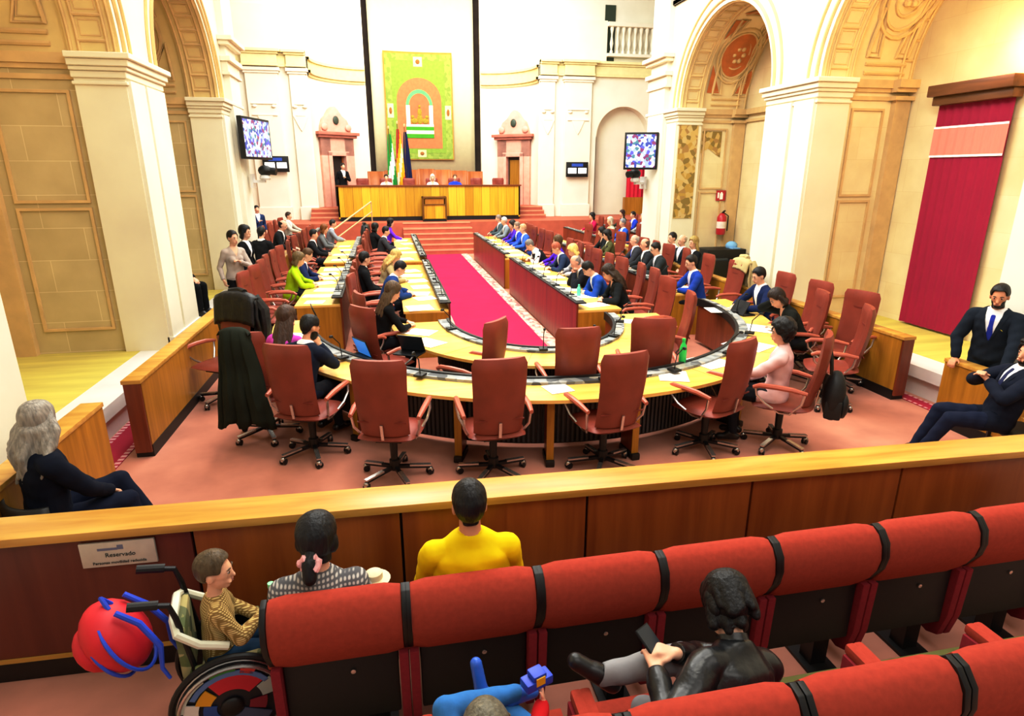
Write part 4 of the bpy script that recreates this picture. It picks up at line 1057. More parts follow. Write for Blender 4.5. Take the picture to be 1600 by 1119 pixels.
    dd = (np.sqrt((tx/rx)**2+(ty/ry)**2)-1)*np.minimum(rx, ry); dd += np.maximum(0, tr_[0]-tt) + np.maximum(0, tt-tr_[-1]); dd *= k
    best = dd.copy()
    for p in prims:
        if p[0] == 'c':
            A, B = p[1], p[2]; ab = B-A; q = np.clip(((C-A)@ab)/max(ab@ab, 1e-9), 0, 1)
            d_ = np.linalg.norm(C-(A+q[:, None]*ab), axis=1) - (p[3]+(p[4]-p[3])*q)
        else:
            l = (C-p[1])@p[3]; rr = p[2]; d_ = (np.sqrt(((l/rr)**2).sum(1))-1)*rr.min()
        zi = names.index(p[5]); m_ = d_ < best; best[m_] = d_[m_]; zone[m_] = zi
    Z = lambda *q: np.isin(zone, [names.index(w) for w in q])
    Hn = np.array(Hm); HL = (C-np.array(HC))@Hn/(k*hs); VH = (v-np.array(HC))@Hn/(k*hs)
    body = bpy.data.objects.new('person', me); COL.objects.link(body)
    me.name = 'person'; me.materials.clear(); me.materials.append(skin_mat(skin))
    me.polygons.foreach_set('use_smooth', [True]*len(me.polygons))
    body.location = (x, y, z0); body.rotation_euler = (0, 0, R(rz)); tag(body, label, 'person', group)
    # garments
    sd_ = random.uniform(0, 9); style = top[0]; tor = Z('torso'); arm = Z('arm')
    waist = tt < -.055
    V = np.zeros(len(C), bool)
    if style == 'suit': V = tor & (ty > 0) & (tt > .20) & (np.abs(tx) < .075*np.clip((tt-.20)/.28, 0, 1)**.8) | (Z('neck') & (HL[:, 2] < -.15)) | (tor & (tt > .495) & (np.hypot(tx, ty) < .085))
    elif style in ('blouse', 'coat', 'jacket'): V = tor & (ty > 0) & (tt > .36) & (np.abs(tx) < .06*np.clip((tt-.36)/.14, 0, 1))
    long_ = style in ('suit', 'coat', 'jacket')
    lap = Z('leg') & (tt < .04) & (tt > -.16) & (np.abs(ty) < .17) & long_
    ts = (tor & ~V & (~waist | (long_ if not sit else False))) | arm | (lap if sit else False)
    if not sit and long_: ts |= (Z('leg') & (tt > -.15)) | (tor & ~V)
    if sit and long_: ts |= tor & ~V & (tt > -.11)
    if style in ('jacket', 'coat'): ts |= Z('neck') & (HL[:, 2] < -.12) & ~V & ((ty < .02) | (np.abs(tx) > .04))
    tn = {'suit': 'suit_jacket', 'jacket': 'jacket', 'coat': 'coat', 'blouse': 'blouse', 'tee': 'shirt', 'shirt': 'shirt', 'sweater': 'sweater', 'vest': 'shirt'}[style]
    tm = top[1] if not isinstance(top[1], str) else cloth_mat(top[1])
    shell(tn, v, nn, F, ts, {0: .011, 1: .010, 2: .009}[tier]*(1.35 if long_ else 1)*k, tm, body, .0035 if tier < 2 else .002, seed=sd_)
    if style == 'suit' and tier < 2 or (style in ('coat', 'jacket', 'blouse') and len(top) > 2 and top[2]):
        shell('shirt', v, nn, F, V, .006, cloth_mat(top[2]), body, 0)
        if len(top) > 3 and top[3]:
            shell('tie', v, nn, F, V & tor & (np.abs(tx) < .021+.012*(.5-tt)) & (tt < .49), .012, cloth_mat(top[3]), body, 0)
    elif style == 'suit': shell('shirt', v, nn, F, V, .005, cloth_mat(top[2]), body, 0)
    if style == 'suit' and tier == 0:
        ve = .075*np.clip((tt-.20)/.28, 0, 1)**.8
        for s in (-1, 1): shell('lapel', v, nn, F, tor & (ty > 0) & (tt > .21) & (tt < .5) & (tx*s > ve-.002) & (tx*s < ve+.012+.03*np.clip((tt-.2)/.25, 0, 1)), .019, cloth_mat(top[1]), body)
    if style == 'vest': shell('waistcoat', v, nn, F, tor & (tt > -.06) & (tt < .47), .02, cloth_mat(top[2]), body, .002)
    bm_ = bot if not isinstance(bot, str) else cloth_mat(bot)
    shell('trousers', v, nn, F, (Z('leg') & ~ts) | (tor & waist & ~ts), .009*k, bm_, body, .003 if tier < 2 else 0, seed=sd_+3)
    for zz in ('shoe', 'shoe2'): shell('shoe', v, nn, F, Z(zz), .007*k, M('shoe_'+shoe, shoe, .35, .1), body)
    # hair
    hst, hc = hair[0], hair[1]
    if hst != 'bald':
        hz = Z('head', 'neck') if hst in ('short', 'rim', 'top') else Z('head', 'neck', 'ear')
        x_, y_, z_ = HL.T
        if child or hst == 'short': hm_ = hz & ((z_ > .075) | ((y_ < .045) & (z_ > .02)) | ((y_ < -.015) & (z_ > -.03)) | ((y_ < -.045) & (z_ > -.085))) & ~((y_ > .05) & (z_ < .083))
        elif hst == 'rim': hm_ = hz & (y_ < .0) & (z_ > -.07) & (z_ < .06)
        else: hm_ = hz & ((z_ > .07) | ((y_ < .05) & (z_ > -.0)) | ((y_ < -.0) & (z_ > -.1))) & ~((y_ > .05) & (z_ < .074))
        off = (.010 + .010*np.clip((VH[:, 2])/.1, 0, 1) + .006*np.clip(-VH[:, 1]/.08, 0, 1))*k*hs*(1.0 if hst in ('short', 'rim') else 1.5)
        if hst in ('curly',): off = off*1.6 + .010*np.sin(v[:, 0]*95)*np.sin(v[:, 1]*88+1)*np.sin(v[:, 2]*91)
        hm = hair_mat(hc)
        cap_o = shell('hair', v, nn, F, hm_, off, hm, body, .002 if tier < 2 else 0, under=-.008)
        dr = MB()
        if hst == 'long':
            for sx in (-1, -.5, 0, .5, 1):
                p0 = H((sx*.062, -.06+.03*abs(sx), .03)); p1 = H((sx*.082, -.085+.05*abs(sx), -.10)); p2 = T(.36-.03*random.random(), sx*.11, -.135+.06*abs(sx))
                dr.caps(p0, p1, .036*k, .04*k, 10).caps(p1, p2, .04*k, .022*k, 10)
        elif hst == 'bob':
            for sx in (-1, -.5, 0, .5, 1):
                dr.caps(H((sx*.066, -.05+.035*abs(sx), .03)), H((sx*.085, -.08+.06*abs(sx), -.10)), .036*k, .034*k, 10)
        elif hst == 'longcurly' or hst == 'grey':
            for j in range(38):
                sx = random.uniform(-1, 1); q = random.uniform(-.1, 1)
                p0 = H((sx*.075, -.05+.05*abs(sx), .05)); p1 = H((sx*.13+random.uniform(-.02, .02), -.11+.09*abs(sx), -.06)); p2 = T(.44-.17*q, sx*.17, -.15+.10*abs(sx))
                pm = (p1+p2)/2 + Vector((random.uniform(-.045, .045), random.uniform(-.045, .045), random.uniform(-.02, .02)))
                dr.caps(p0, p1, .03*k, .034*k, 8).caps(p1, pm, .034*k, .026*k, 8).caps(pm, p2, .027*k, .012*k, 8)
        elif hst == 'curly':
            for j in range(34):
                u_ = Vector((random.uniform(-1, 1), random.uniform(-1, .35), random.uniform(-.55, 1))).normalized()
                if u_.y > .1 and u_.z < .5: continue
                dr.ell(H((u_.x*.09, u_.y*.105-.015, u_.z*.105+.02)), (.032*k,)*3, n=8)
        elif hst == 'pony':
            dr.caps(H((0, -.10, -.03)), H((0.0, -.125, -.06)), .03*k, .03*k).caps(H((0, -.125, -.07)), H((.005, -.135, -.14)), .037*k, .034*k).caps(H((.005, -.13, -.14)), H((.005, -.11, -.17)), .03*k, .012*k)
        elif hst == 'top':
            for sx in (-1, -.3, .4, 1): dr.caps(H((sx*.05, .06, .11)), H((sx*.055, -.03, .125)), .022*k, .026*k, 8)
        elif hst == 'shag':
            for j in range(60):
                u_ = Vector((random.uniform(-1, 1), random.uniform(-1, .75), random.uniform(-.2, 1))).normalized()
                if u_.y > .35 and u_.z < .45: continue
                p0 = H((u_.x*.08, u_.y*.1-.01, u_.z*.1+.02)); p1 = H((u_.x*.097+.006, u_.y*.115-.015, u_.z*.09-.035)); dr.caps(p0, p1, .030*k, .021*k, 8)
            for sx in (-1, -.5, 0, .5, 1): dr.caps(H((sx*.066, -.05+.05*abs(sx), .03)), H((sx*.08, -.075+.08*abs(sx), -.08)), .038*k, .03*k, 10)
        elif hst == 'messy':
            for j in range(18):
                u_ = Vector((random.uniform(-1, 1), random.uniform(-.9, .6), random.uniform(.1, 1))).normalized()
                p0 = H((u_.x*.08, u_.y*.1-.01, u_.z*.105+.02)); dr.caps(p0, p0 + Hm @ Vector((u_.x*.03+.01, u_.y*.04+.02, -.03)), .026*k, .012*k, 8)
        if dr.v:
            hme = remesh(dr, min(vox, .012)*1.0, 2)
            bmj = bmesh.new(); bmj.from_mesh(cap_o.data); bmj.from_mesh(hme); bmj.to_mesh(cap_o.data); bmj.free()
            cap_o.data.polygons.foreach_set('use_smooth', [True]*len(cap_o.data.polygons))
    # face
    if tier < 2 and face is not False:
        for s in (-1, 1):
            e = MB().ell(H((s*.031, .081, .008)), (.0135*k*hs, .008*k*hs, .009*k*hs), Hm, 10).build('eye', M('eye_white', '#b4a89c', .4, 0), body)
            MB().ell(H((s*.031, .0885, .008)), (.0085*k*hs, .003*k*hs, .0075*k*hs), Hm, 8).build('iris', M('iris', '#2a1c14', .3, 0), e)
            MB().tube([H((s*.017, .092, .028)), H((s*.033, .090, .033)), H((s*.05, .078, .027))], [.0035*k*hs, .0045*k*hs, .002*k*hs], 6).build('eyebrow', hair_mat(hair[1] if hst not in ('grey',) else '#6a6460'), body)
        MB().tube([H((-.024, .086, -.061)), H((-.008, .098, -.057)), H((.008, .098, -.057)), H((.024, .086, -.061))], [.002*k*hs, .0035*k*hs, .0035*k*hs, .002*k*hs], 6).tube([H((-.02, .087, -.066)), H((0, .098, -.0675)), H((.02, .087, -.066))], [.002*k*hs, .004*k*hs, .002*k*hs], 6).build('mouth', M('lips_'+('f' if fem else 'm'), '#b0605a' if fem else '#a8685c', .45, .05), body)
    if face == 'beard' and tier < 2:
        x_, y_, z_ = HL.T
        bsel = Z('head', 'neck') & (z_ < -.03) & (z_ > -.125) & (y_ > -.015) & ~((np.abs(x_) < .03) & (z_ > -.075) & (z_ < -.048)) & ~((z_ > -.05) & (np.abs(x_) < .04) & (y_ > .06))
        shell('beard', v, nn, F, bsel, .0035, hair_mat(hc), body)
    if acc == 'glasses' and tier < 2:
        gl = MB()
        for s in (-1, 1): gl.tube([H((s*.033+.022*math.cos(q*PI/6), .1, .006+.017*math.sin(q*PI/6))) for q in range(12)], .0022*k, 5, closed=True).tube([H((s*.055, .097, .01)), H((s*.08, -.01, .012))], .002*k, 5)
        gl.tube([H((-.011, .101, .008)), H((.011, .101, .008))], .002*k, 5).build('glasses', BLACK, body)
    body['_h'] = 0; del body['_h']
    MW = Matrix.Translation((x, y, z0)) @ Matrix.Rotation(R(rz), 4, 'Z')
    return body, H, T, {q: MW @ h for q, h in hands.items()}
# ================================================================ audience seats
def make_seat(name, label):
    t = thing(name, label, 'seat'); w = .292
    prof = [(-.015, .60), (-.06, .66), (-.10, .74), (-.115, .82), (-.10, .90), (-.065, .955), (-.015, .98), (.03, .965), (.055, .93), (.06, .85), (.05, .70), (.03, .60)]
    n = 8; m = MB(); L = len(prof)
    rows = []
    for i in range(n+1):
        x = -w + 2*w*i/n; e = 1 if 0 < i < n else .93
        rows.append([(x, -.02+(y+.02)*e, .78+(z-.78)*(e if i in (0, n) else 1)) for y, z in prof+prof[:1]])
    m.grid(rows); m.add(rows[0][:-1], [tuple(range(L))]); m.add(rows[-1][:-1], [tuple(range(L))[::-1]])
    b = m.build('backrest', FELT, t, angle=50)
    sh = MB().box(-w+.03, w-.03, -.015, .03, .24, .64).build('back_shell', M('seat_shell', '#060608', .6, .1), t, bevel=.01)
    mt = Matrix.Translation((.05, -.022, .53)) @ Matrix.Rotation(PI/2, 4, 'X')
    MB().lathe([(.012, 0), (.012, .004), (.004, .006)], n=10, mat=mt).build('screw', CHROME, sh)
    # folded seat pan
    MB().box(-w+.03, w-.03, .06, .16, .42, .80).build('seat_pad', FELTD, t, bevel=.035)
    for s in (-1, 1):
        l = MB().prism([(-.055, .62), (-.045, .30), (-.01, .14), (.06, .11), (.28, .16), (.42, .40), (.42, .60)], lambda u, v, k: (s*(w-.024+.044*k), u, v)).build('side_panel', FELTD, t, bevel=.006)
        MB().bar((s*(w+.012), -.02, .625), (s*(w+.012), .43, .625), .05, .05).build('armrest', FELT, l, bevel=.015)
        MB().prism([(-.02, .62), (-.10, .75), (-.115, .83), (-.10, .91), (-.05, .965), (.0, .975), (.05, .92), (.05, .62)], lambda u, v, k: (s*(w+.002+.026*k), u, v)).build('gap_shade', BLACK, t, bevel=.004)  # black plates stand in for the dark void between seats
    MB().box(.10, .2, .04, .14, 0, .44).box(.06, .24, -.08, .28, 0, .02).build('pedestal', BLACK, t)
    return t
ST0 = make_seat('theatre_seat', 'red theatre seat, leftmost of the front audience row, behind the ponytailed woman'); ST0.location = (-2.2, 2.45, 0); ST0['group'] = 'audience seats'
lab1 = ['red theatre seat backed against the man in the yellow shirt', 'third red theatre seat from the left in the front audience row', 'fourth red theatre seat from the left, behind it the dark head of the leather-jacketed woman', 'fifth red theatre seat from the left in the front audience row', 'sixth red theatre seat from the left in the front audience row', 'seventh red theatre seat of the front row at the right picture edge', 'outermost right red theatre seat of the front row']
for k, lab in enumerate(lab1): dup(ST0, (-1.57+.632*k, 2.45, 0), 0, lab, 'audience seats')
lab2 = ['red theatre seat holding the child in the red sweatshirt', 'red theatre seat holding the woman in the black leather jacket', 'empty red theatre seat of the rear row right of the leather-jacketed woman', 'red theatre seat of the rear row at the bottom right corner', 'outermost right red theatre seat of the rear row']
for k, lab in enumerate(lab2):
    r = dup(ST0, (-1.525+.645*k, 1.47, .12), 0, lab, 'audience seats')
    if k < 2:
        for c in [c for c in bpy.data.objects if c.parent == r]:
            if c.name.startswith('seat_pad'):
                c.data = MB().box(-.265, .265, .06, .50, .40, .48).mesh('seat_pad'); c.data.materials.append(FELT)
            if c.name.startswith('backrest') and k == 0: pass

# ================================================================ draped coats
def drape(name, label, cat, x, y, rz, w, fl, bl, mat, z=0, flare=.2, thick=.022, sleeves=True):
    t = thing(name, label, cat, (x, y, z), R(rz))
    prof = []
    for i in range(7): prof.append((-.27-.01*i*.6, 1.30-fl+fl*i/6*.97))
    prof += [(-.33, 1.325), (-.39, 1.335), (-.445, 1.315)]
    for i in range(1, 13): prof.append((-.455-.012*math.sin(i), 1.30-bl*i/12))
    rows = []; n = 22
    for i, (py, pz) in enumerate(prof):
        fl_ = 1 + flare*max(0, (i-9)/12)
        r_ = []
        for j in range(n+1):
            v = -1+2*j/n
            f = .018*math.sin(j*1.1+i*.25)+.012*math.sin(j*2.3+1)
            py2 = py + (f if i > 9 else -f*.3)*(.4+.08*abs(i-9)) + (.10*abs(v)**4 if i > 8 else -.02*abs(v)**4)
            zz = pz - .06*abs(v)**3 - (.03*math.sin(j*.7) if i == len(prof)-1 else 0)
            r_.append((w*v*fl_, py2, zz))
        rows.append(r_)
    MB().grid(rows).build('body', mat, t, fixn=False, solid=thick, angle=80)
    if sleeves:
        for s in (-1, 1):
            MB().tube([(s*w*.75, -.43, 1.28), (s*(w+.03), -.46, 1.12), (s*(w+.05), -.45, .9), (s*(w+.02), -.44, .68)], [.07, .075, .065, .055], 10).build('sleeve', mat, t)
        MB().tube([(-.12, -.4, 1.345), (0, -.44, 1.36), (.12, -.4, 1.345)], .04, 8).build('collar', mat, t)
    return t
drape('draped_coat', 'long dark green coat hanging over the back of the pink-topped woman\'s chair', 'coat', -3.34, 6.60, -12, .15, .2, .98, cloth_mat('#23281f'), flare=1.0, sleeves=False)
drape('puffer_coat', 'black puffer coat wrapped round the chair by the left parapet', 'coat', -4.0, 7.85, 150, .30, .32, .55, M('puffer', '#0e0f12', .45, .3, 12, .6), thick=.05, flare=.05)
drape('beige_coat', 'beige coat over the chair of the dark-haired man in royal blue', 'coat', 3.98, 9.9, 90, .27, .15, .7, cloth_mat('#b5a67c'))
drape('leather_jacket', 'black leather jacket over a chair at the far left inner bench', 'jacket', -2.12, 18.9, -90, .28, .15, .6, M('leather_jacket', '#14171a', .35, .3, 10, .4))
t = thing('backpack', 'black backpack hanging from the chair of the woman in the pale pink coat', 'backpack', (2.08, 5.28, 0), R(50))
MB().ell((.10, -.47, .62), (.17, .11, .27), n=16).box(-.05, .25, -.56, -.40, .40, .60).build('bag', M('bag_black', '#101114', .6, .3, 12, .3), t, bevel=.03)
MB().ell((.10, -.57, .52), (.12, .05, .13), n=12).build('front_pocket', M('bag_black', '#101114', .6, .3, 12, .3), t)
MB().tube([(.03, -.42, .86), (.0, -.40, 1.0), (.05, -.37, 1.12)], .015, 6).build('strap', BLACK, t); MB().tube([(.17, -.42, .86), (.2, -.40, 1.0), (.15, -.37, 1.12)], .015, 6).build('strap', BLACK, t)

# ================================================================ wheelchair with backpack
WX, WY = -2.80, 2.80
t = thing('wheelchair', 'small black wheelchair with colourful wheel cover and camouflage seat', 'wheelchair', (WX, WY, 0), R(12))
for s, yy in ((-1, -.19), (1, .17)):
    def wl(prof): return MB().lathe(prof, n=36, mat=Matrix.Translation((0, yy, .28)) @ Matrix.Rotation(PI/2, 4, 'X'))
    q = [(0 + .265*math.cos(2*PI*i/40), yy, .28+.265*math.sin(2*PI*i/40)) for i in range(40)]
    wh = MB().tube(q, .017, 8, closed=True).build('wheel', BLACK, t)
    MB().tube([(.235*math.cos(2*PI*i/40), yy-s*-.035*(1), .28+.235*math.sin(2*PI*i/40)) for i in range(40)], .009, 6, closed=True).build('hand_rim', CHROME, wh)
    MB().tube([(.245*math.cos(2*PI*i/40), yy, .28+.245*math.sin(2*PI*i/40)) for i in range(40)], .010, 6, closed=True).build('rim', CHROME, wh)
    wl([(.002, .02), (.236, .012), (.236, -.012), (.002, -.02)]).build('wheel_cover', BLACK if s > 0 else M('cover_dark', '#1c1c22', .5, .2), wh)
    if s < 0:
        f = lambda u, v, k: (u, yy-.022-.006*k, .28+v)
        d = MB(); cols = []
        arc = lambda r0, r1, a0, a1: [(r0*math.cos(R(a0+(a1-a0)*i/8)), r0*math.sin(R(a0+(a1-a0)*i/8))) for i in range(9)] + [(r1*math.cos(R(a1-(a1-a0)*i/8)), r1*math.sin(R(a1-(a1-a0)*i/8))) for i in range(9)]
        for poly, c in ((arc(.10, .18, 35, 120), '#c41e30'), (arc(.18, .205, 30, 150), '#5a78b0'), (arc(.14, .215, 5, 32), '#a8b0a8'), (arc(.205, .225, 80, 112), '#2f8a3a'), (arc(.19, .225, 55, 74), '#d03a34'), (arc(.15, .215, 158, 186), '#ded8d0'), (arc(.10, .17, 128, 158), '#d89a1e'), (arc(.07, .13, 160, 215), '#2a4a90'), (arc(.12, .20, 190, 240), '#c43a3a'), (arc(.06, .2, 250, 330), '#48506a'), (arc(.08, .16, -25, 2), '#8a2030'), (arc(.212, .226, 120, 170), '#c8d0c0')):
            MB().prism(poly, f).build('cover_patch', M('patch_'+c, c, .5, .1), wh)
        MB().ell((0, yy-.03, .28), (.055, .02, .055), n=14).build('hub', BLACK, wh)
for s in (-.14, .16):
    MB().tube([(-.18, s, .80), (-.14, s, .50), (-.12, s, .30)], .014, 8).build('back_tube', DARK, t)
    MB().tube([(-.13, s, .38), (.16, s, .38), (.26, s, .28), (.30, s, .12)], .013, 8).build('frame_tube', DARK, t)
    h = MB().tube([(-.18, s, .80), (-.20, s, .88), (-.31, s, .91)], .014, 8).build('push_handle', DARK, t)
    MB().tube([(-.24, s, .895), (-.36, s, .92)], .022, 10).build('grip', BLACK, h)
    c = MB().tube([(.26+.055*math.cos(2*PI*i/16), s, .07+.055*math.sin(2*PI*i/16)) for i in range(16)], .014, 6, closed=True).build('front_caster', BLACK, t)
CAMO = cells_mat('camouflage', ['#5e6a3c', '#8a8a58', '#3c4428', '#a89e6c', '#6a7048'], 16, .8)
MB().box(-.13, .18, -.13, .13, .36, .41).build('seat', CAMO, t, bevel=.02)
MB().box(-.20, -.15, -.15, .15, .40, .74).build('backrest', CAMO, t, bevel=.02)
MB().tube([(.02, -.17, .60), (-.10, -.185, .66), (-.185, -.17, .73), (-.20, -.10, .765), (-.20, .10, .765), (-.185, .17, .73), (-.1, .185, .66)], .02, 8).build('back_trim', M('ivory_trim', '#d8dac8', .6), t)
for s in (-.16, .18): MB().box(-.14, .16, s-.015, s+.015, .40, .52).build('side_guard', CAMO, t, bevel=.012)
MB().box(.26, .36, -.12, .14, .08, .095).build('footrest', DARK, t)
t = thing('red_backpack', 'round red school backpack with blue piping hung on the wheelchair handles', 'backpack', (WX-.38, WY-.10, .70), R(6))
BR_ = M('backpack_red', '#cf2030', .55, .1, 6, .2); BB = M('piping_blue', '#2a52d8', .5, .05)
mt = Matrix.Rotation(R(-28), 3, 'Y')
MB().ell((-.06, 0, 0), (.125, .16, .19), mt, n=24).build('bag', BR_, t)
MB().ell((-.15, -.01, -.04), (.07, .115, .12), mt, n=18).build('front_pocket', BR_, t)
for off, rr in ((-.02, 1.0), (-.10, .9)):
    MB().tube([mt @ Vector((off, .162*rr*math.cos(2*PI*i/30), .192*rr*math.sin(2*PI*i/30))) for i in range(30)], .009, 6, closed=True).build('piping', BB, t)
for yy in (-.07, .07):
    MB().tube([mt @ Vector(p) for p in ((.06, yy, .16), (.10, yy, .05), (.10, yy*1.2, -.1), (.04, yy*1.4, -.2), (.03, yy*1.4, -.27))], [.013, .015, .014, .01, .008], 8).build('shoulder_strap', BB, t)
MB().tube([mt @ Vector(p) for p in ((.02, -.02, .17), (.02, 0, .23), (.02, .02, .17))], .012, 6).build('loop', BB, t)

# ================================================================ people
def P(label, hx, hy, rz, z0=0., lean=12, sc=1., seat=.53, head=(0, 8), **k):
    off = (.66*sc*math.sin(R(lean)) + .03)
    global LAST
    LAST = human(label, hx + math.sin(R(rz))*off, hy - math.cos(R(rz))*off, rz, z0=z0, lean=lean, sc=sc, seat=seat, head=head, **k)
LAST = None
NAVY = '#1b2336'
# --- guards and the seated woman by the rail
LAST = human('standing guard in dark suit and blue tie leaning on the short right parapet', 4.575, 5.26, 116, tier=0, sit=False, lean=10, sc=.985, stocky=1.08, skin='#c98f6e', hair=('short', '#15100e'), face='beard', top=('suit', '#1c2430', '#eef0f2', '#2433a0'), bot='#181c26', head=(8, 10),
      LA=(-.24, .36, .815, (-1, -.2, .1), (.2, .9, -.3)), RA=(.25, .19, .815, (1, -.3, .0), (0, .9, -.4)))
T_ = LAST[2]
MB().add([T_(.33, -.11, .118), T_(.33, -.065, .126), T_(.345, -.07, .128), T_(.352, -.09, .126), T_(.34, -.105, .122)], [(0, 1, 2, 3, 4)]).build('pocket_square', M('badge_yellow', '#d8c83a', .7), LAST[0], solid=.008)
P('seated guard in dark navy suit with legs stretched out at the right edge', 3.93, 4.36, 66, tier=0, lean=-14, seat=.44, head=(25, 10), skin='#d3a083', hair=('top', '#17120f'), face='beard', stocky=1.05, top=('suit', '#171d2e', '#f2f2f2', '#2a2f55'), bot='#1a2138',
  LA=(-.03, .16, .90, (-1, .2, -.6), (.5, .4, .5)), RA=(.06, .17, .93, (1, .2, -.6), (-.5, .4, .5)), legs=[((-.12, .45, .53), (-.04, .62, .12), (-.02, .76, .06)), ((.11, .45, .54), (.14, .60, .10), (.17, .74, .05))])
t = thing('side_chair', 'dark chair under the seated guard at the right edge', 'chair', (4.05, 4.30, 0), R(66))
MB().box(-.24, .24, -.24, .24, .38, .43).build('seat', BLACK, t, bevel=.015); MB().box(-.24, .24, -.34, -.29, .5, .86).build('backrest', W_OAK, t, bevel=.015)
for a in (-.2, .2):
    for b in (-.2, .2): MB().bar((a, b, 0), (a, b, .38), .03, .03).build('leg', DARK, t)
    MB().bar((a*1.1, -.3, .38), (a*1.1, -.31, .55), .03, .03).build('back_post', DARK, t); MB().bar((a*1.25, -.28, .62), (a*1.25, .2, .62), .045, .03).build('armrest', W_OAK, t)
P('woman with long wavy grey hair in black-navy suit seated at the left rail', -4.2, 4.28, -48, tier=0, fem=True, lean=4, seat=.44, head=(34, 14), roll=-6, hair=('grey', '#8f8b84'), top=('jacket', '#0e1424'), bot='#10172c', shoe='#101216', stocky=1.12,
  LA=(-.08, .34, .58, (-1, -.3, -.3)), RA=(.06, .36, .60, (1, -.3, -.3)), legs=[((-.06, .47, .60), (.12, .58, .28), (.18, .71, .27)), ((.1, .45, .5), (.1, .5, .08), (.13, .64, .03))])
t = thing('side_chair', 'dark chair with curved back under the grey-haired woman', 'chair', (-4.19, 4.26, 0), R(-48))
MB().box(-.24, .24, -.24, .24, .38, .43).build('seat', BLACK, t, bevel=.015)
MB().grid([[(.27*math.sin(q), -.10-.2*math.cos(q), z) for q in [(-1.4+2.8*i/14) for i in range(15)]] for z in (.5, .74)]).build('backrest', BLACK, t, solid=.03, fixn=False)
for a in (-.2, .2):
    for b in (-.2, .2): MB().bar((a, b, 0), (a, b, .38), .03, .03).build('leg', DARK, t)
    MB().bar((a*1.1, -.22, .38), (a*1.1, -.24, .55), .03, .03).build('back_post', DARK, t)
# --- audience
P('woman with dark hair in a low bun with pink scrunchie, grey checked shirt', -2.30, 2.70, 2, tier=0, fem=True, lean=4, seat=.32, head=(-14, 12), hair=('pony', '#17181c'), top=('shirt', check_mat('grey_check', '#58585c', '#b8b6b2', 16)), LA='lap', RA=(.2, .3, .52), stocky=1.12)
m = MB(); H_ = LAST[1]
m.tube([H_((.04*math.cos(2*PI*i/18), -.122+.01*math.sin(2*PI*i/9), -.075+.03*math.sin(2*PI*i/18))) for i in range(18)], [.018+.006*math.sin(i*2.4) for i in range(18)], 8, closed=True)
m.build('scrunchie', M('scrunchie_pink', '#e8b4b8', .8, .12, 20, .3), LAST[0])
t = thing('cap_hat', 'pale straw hat on the lap right of the woman in the checked shirt', 'hat', (-2.04, 2.74, .80), R(10)); t.scale = (.5, .5, .5)
MB().lathe([(.16, .0), (.165, .006), (.09, .02), (.085, .08), (.05, .1), (.005, .105)], n=20).build('hat_body', M('straw', '#d8cfae', .8, .08, 20), t)
P('man with short black hair in a bright yellow shirt with red collar', -1.55, 2.68, 0, tier=0, lean=2, seat=.44, stocky=1.06, head=(0, 2), hair=('short', '#121013'), top=('tee', '#e2c90c'), LA='lap', RA='lap', skin='#c98f70')
T_ = LAST[2]
MB().tube([T_(.508-.012*math.sin(2*PI*i/24), .074*math.cos(2*PI*i/24), .068*math.sin(2*PI*i/24)-.004) for i in range(24)], .0085, 6, closed=True).build('collar', M('collar_red', '#b02a2a', .8), LAST[0])
P('small child with brown hair in a mustard checked shirt sitting in the wheelchair', WX+.02, WY-.02, -76, tier=0, child=True, sc=.63, lean=2, seat=.425, head=(-14, 4), hair=('short', '#5a4a34'), skin='#e4b394', top=('shirt', check_mat('mustard_check', '#8a6a30', '#dcc888', 30)), bot='#24405e', shoe='#3a3a40', LA='lap', RA=(.04, .22, .66),
  legs=[((-.07, .26, .46), (-.07, .34, .18), (-.07, .43, .12)), ((.07, .26, .46), (.07, .34, .18), (.07, .43, .12))])
t = thing('drinking_bottle', 'green bottle held up near the chin of the wheelchair child', 'bottle', LAST[3][1] + Vector((.0, 0, .05)), R(20))
MB().lathe([(.022, -.13), (.025, -.1), (.025, 0), (.014, .03), (.014, .05)], n=12).build('body', M('bottle_green', '#2fa85a', .3), t); MB().lathe([(.016, .05), (.016, .075)], n=12).build('cap', M('bottle_cap', '#8fe0a8', .4), t)
LJ = M('black_leather', '#121417', .32, .35, 7, .55, spec=.5)
P('woman with short black hair in black leather jacket and grey trousers looking at phone', -.76, 1.86, 12, z0=.12, tier=0, fem=True, lean=34, side=17, sc=.95, seat=.38, head=(-4, 26), hair=('shag', '#101012'), top=('jacket', LJ), bot='#8f9094', shoe='#1a1b1d', stocky=1.1,
  LA=(-.18, .34, .80, (-1, -.2, -.3), (.3, .9, .2)), RA=(-.07, .36, .82, (1, 0, -.5), (-.8, .5, .2)), legs=[((-.15, .42, .50), (-.17, .46, .10), (-.18, .6, .05)), ((.0, .40, .74), (-.32, .50, .68), (-.42, .56, .74))])
t = thing('mobile_phone', 'black mobile phone in the hands of the woman in the leather jacket', 'phone', LAST[3][-1] + Vector((.01, .01, .05)), R(30))
m = Matrix.Rotation(R(35), 4, 'X'); MB().obox(m, .075, .15, .009).build('case', BLACK, t); MB().obox(m @ Matrix.Translation((0, 0, .005)), .068, .14, .002).build('display', M('phone_display', '#2a3038', .15), t)
DEN = M('denim', '#2f78b8', .85, .16, 14, .3)
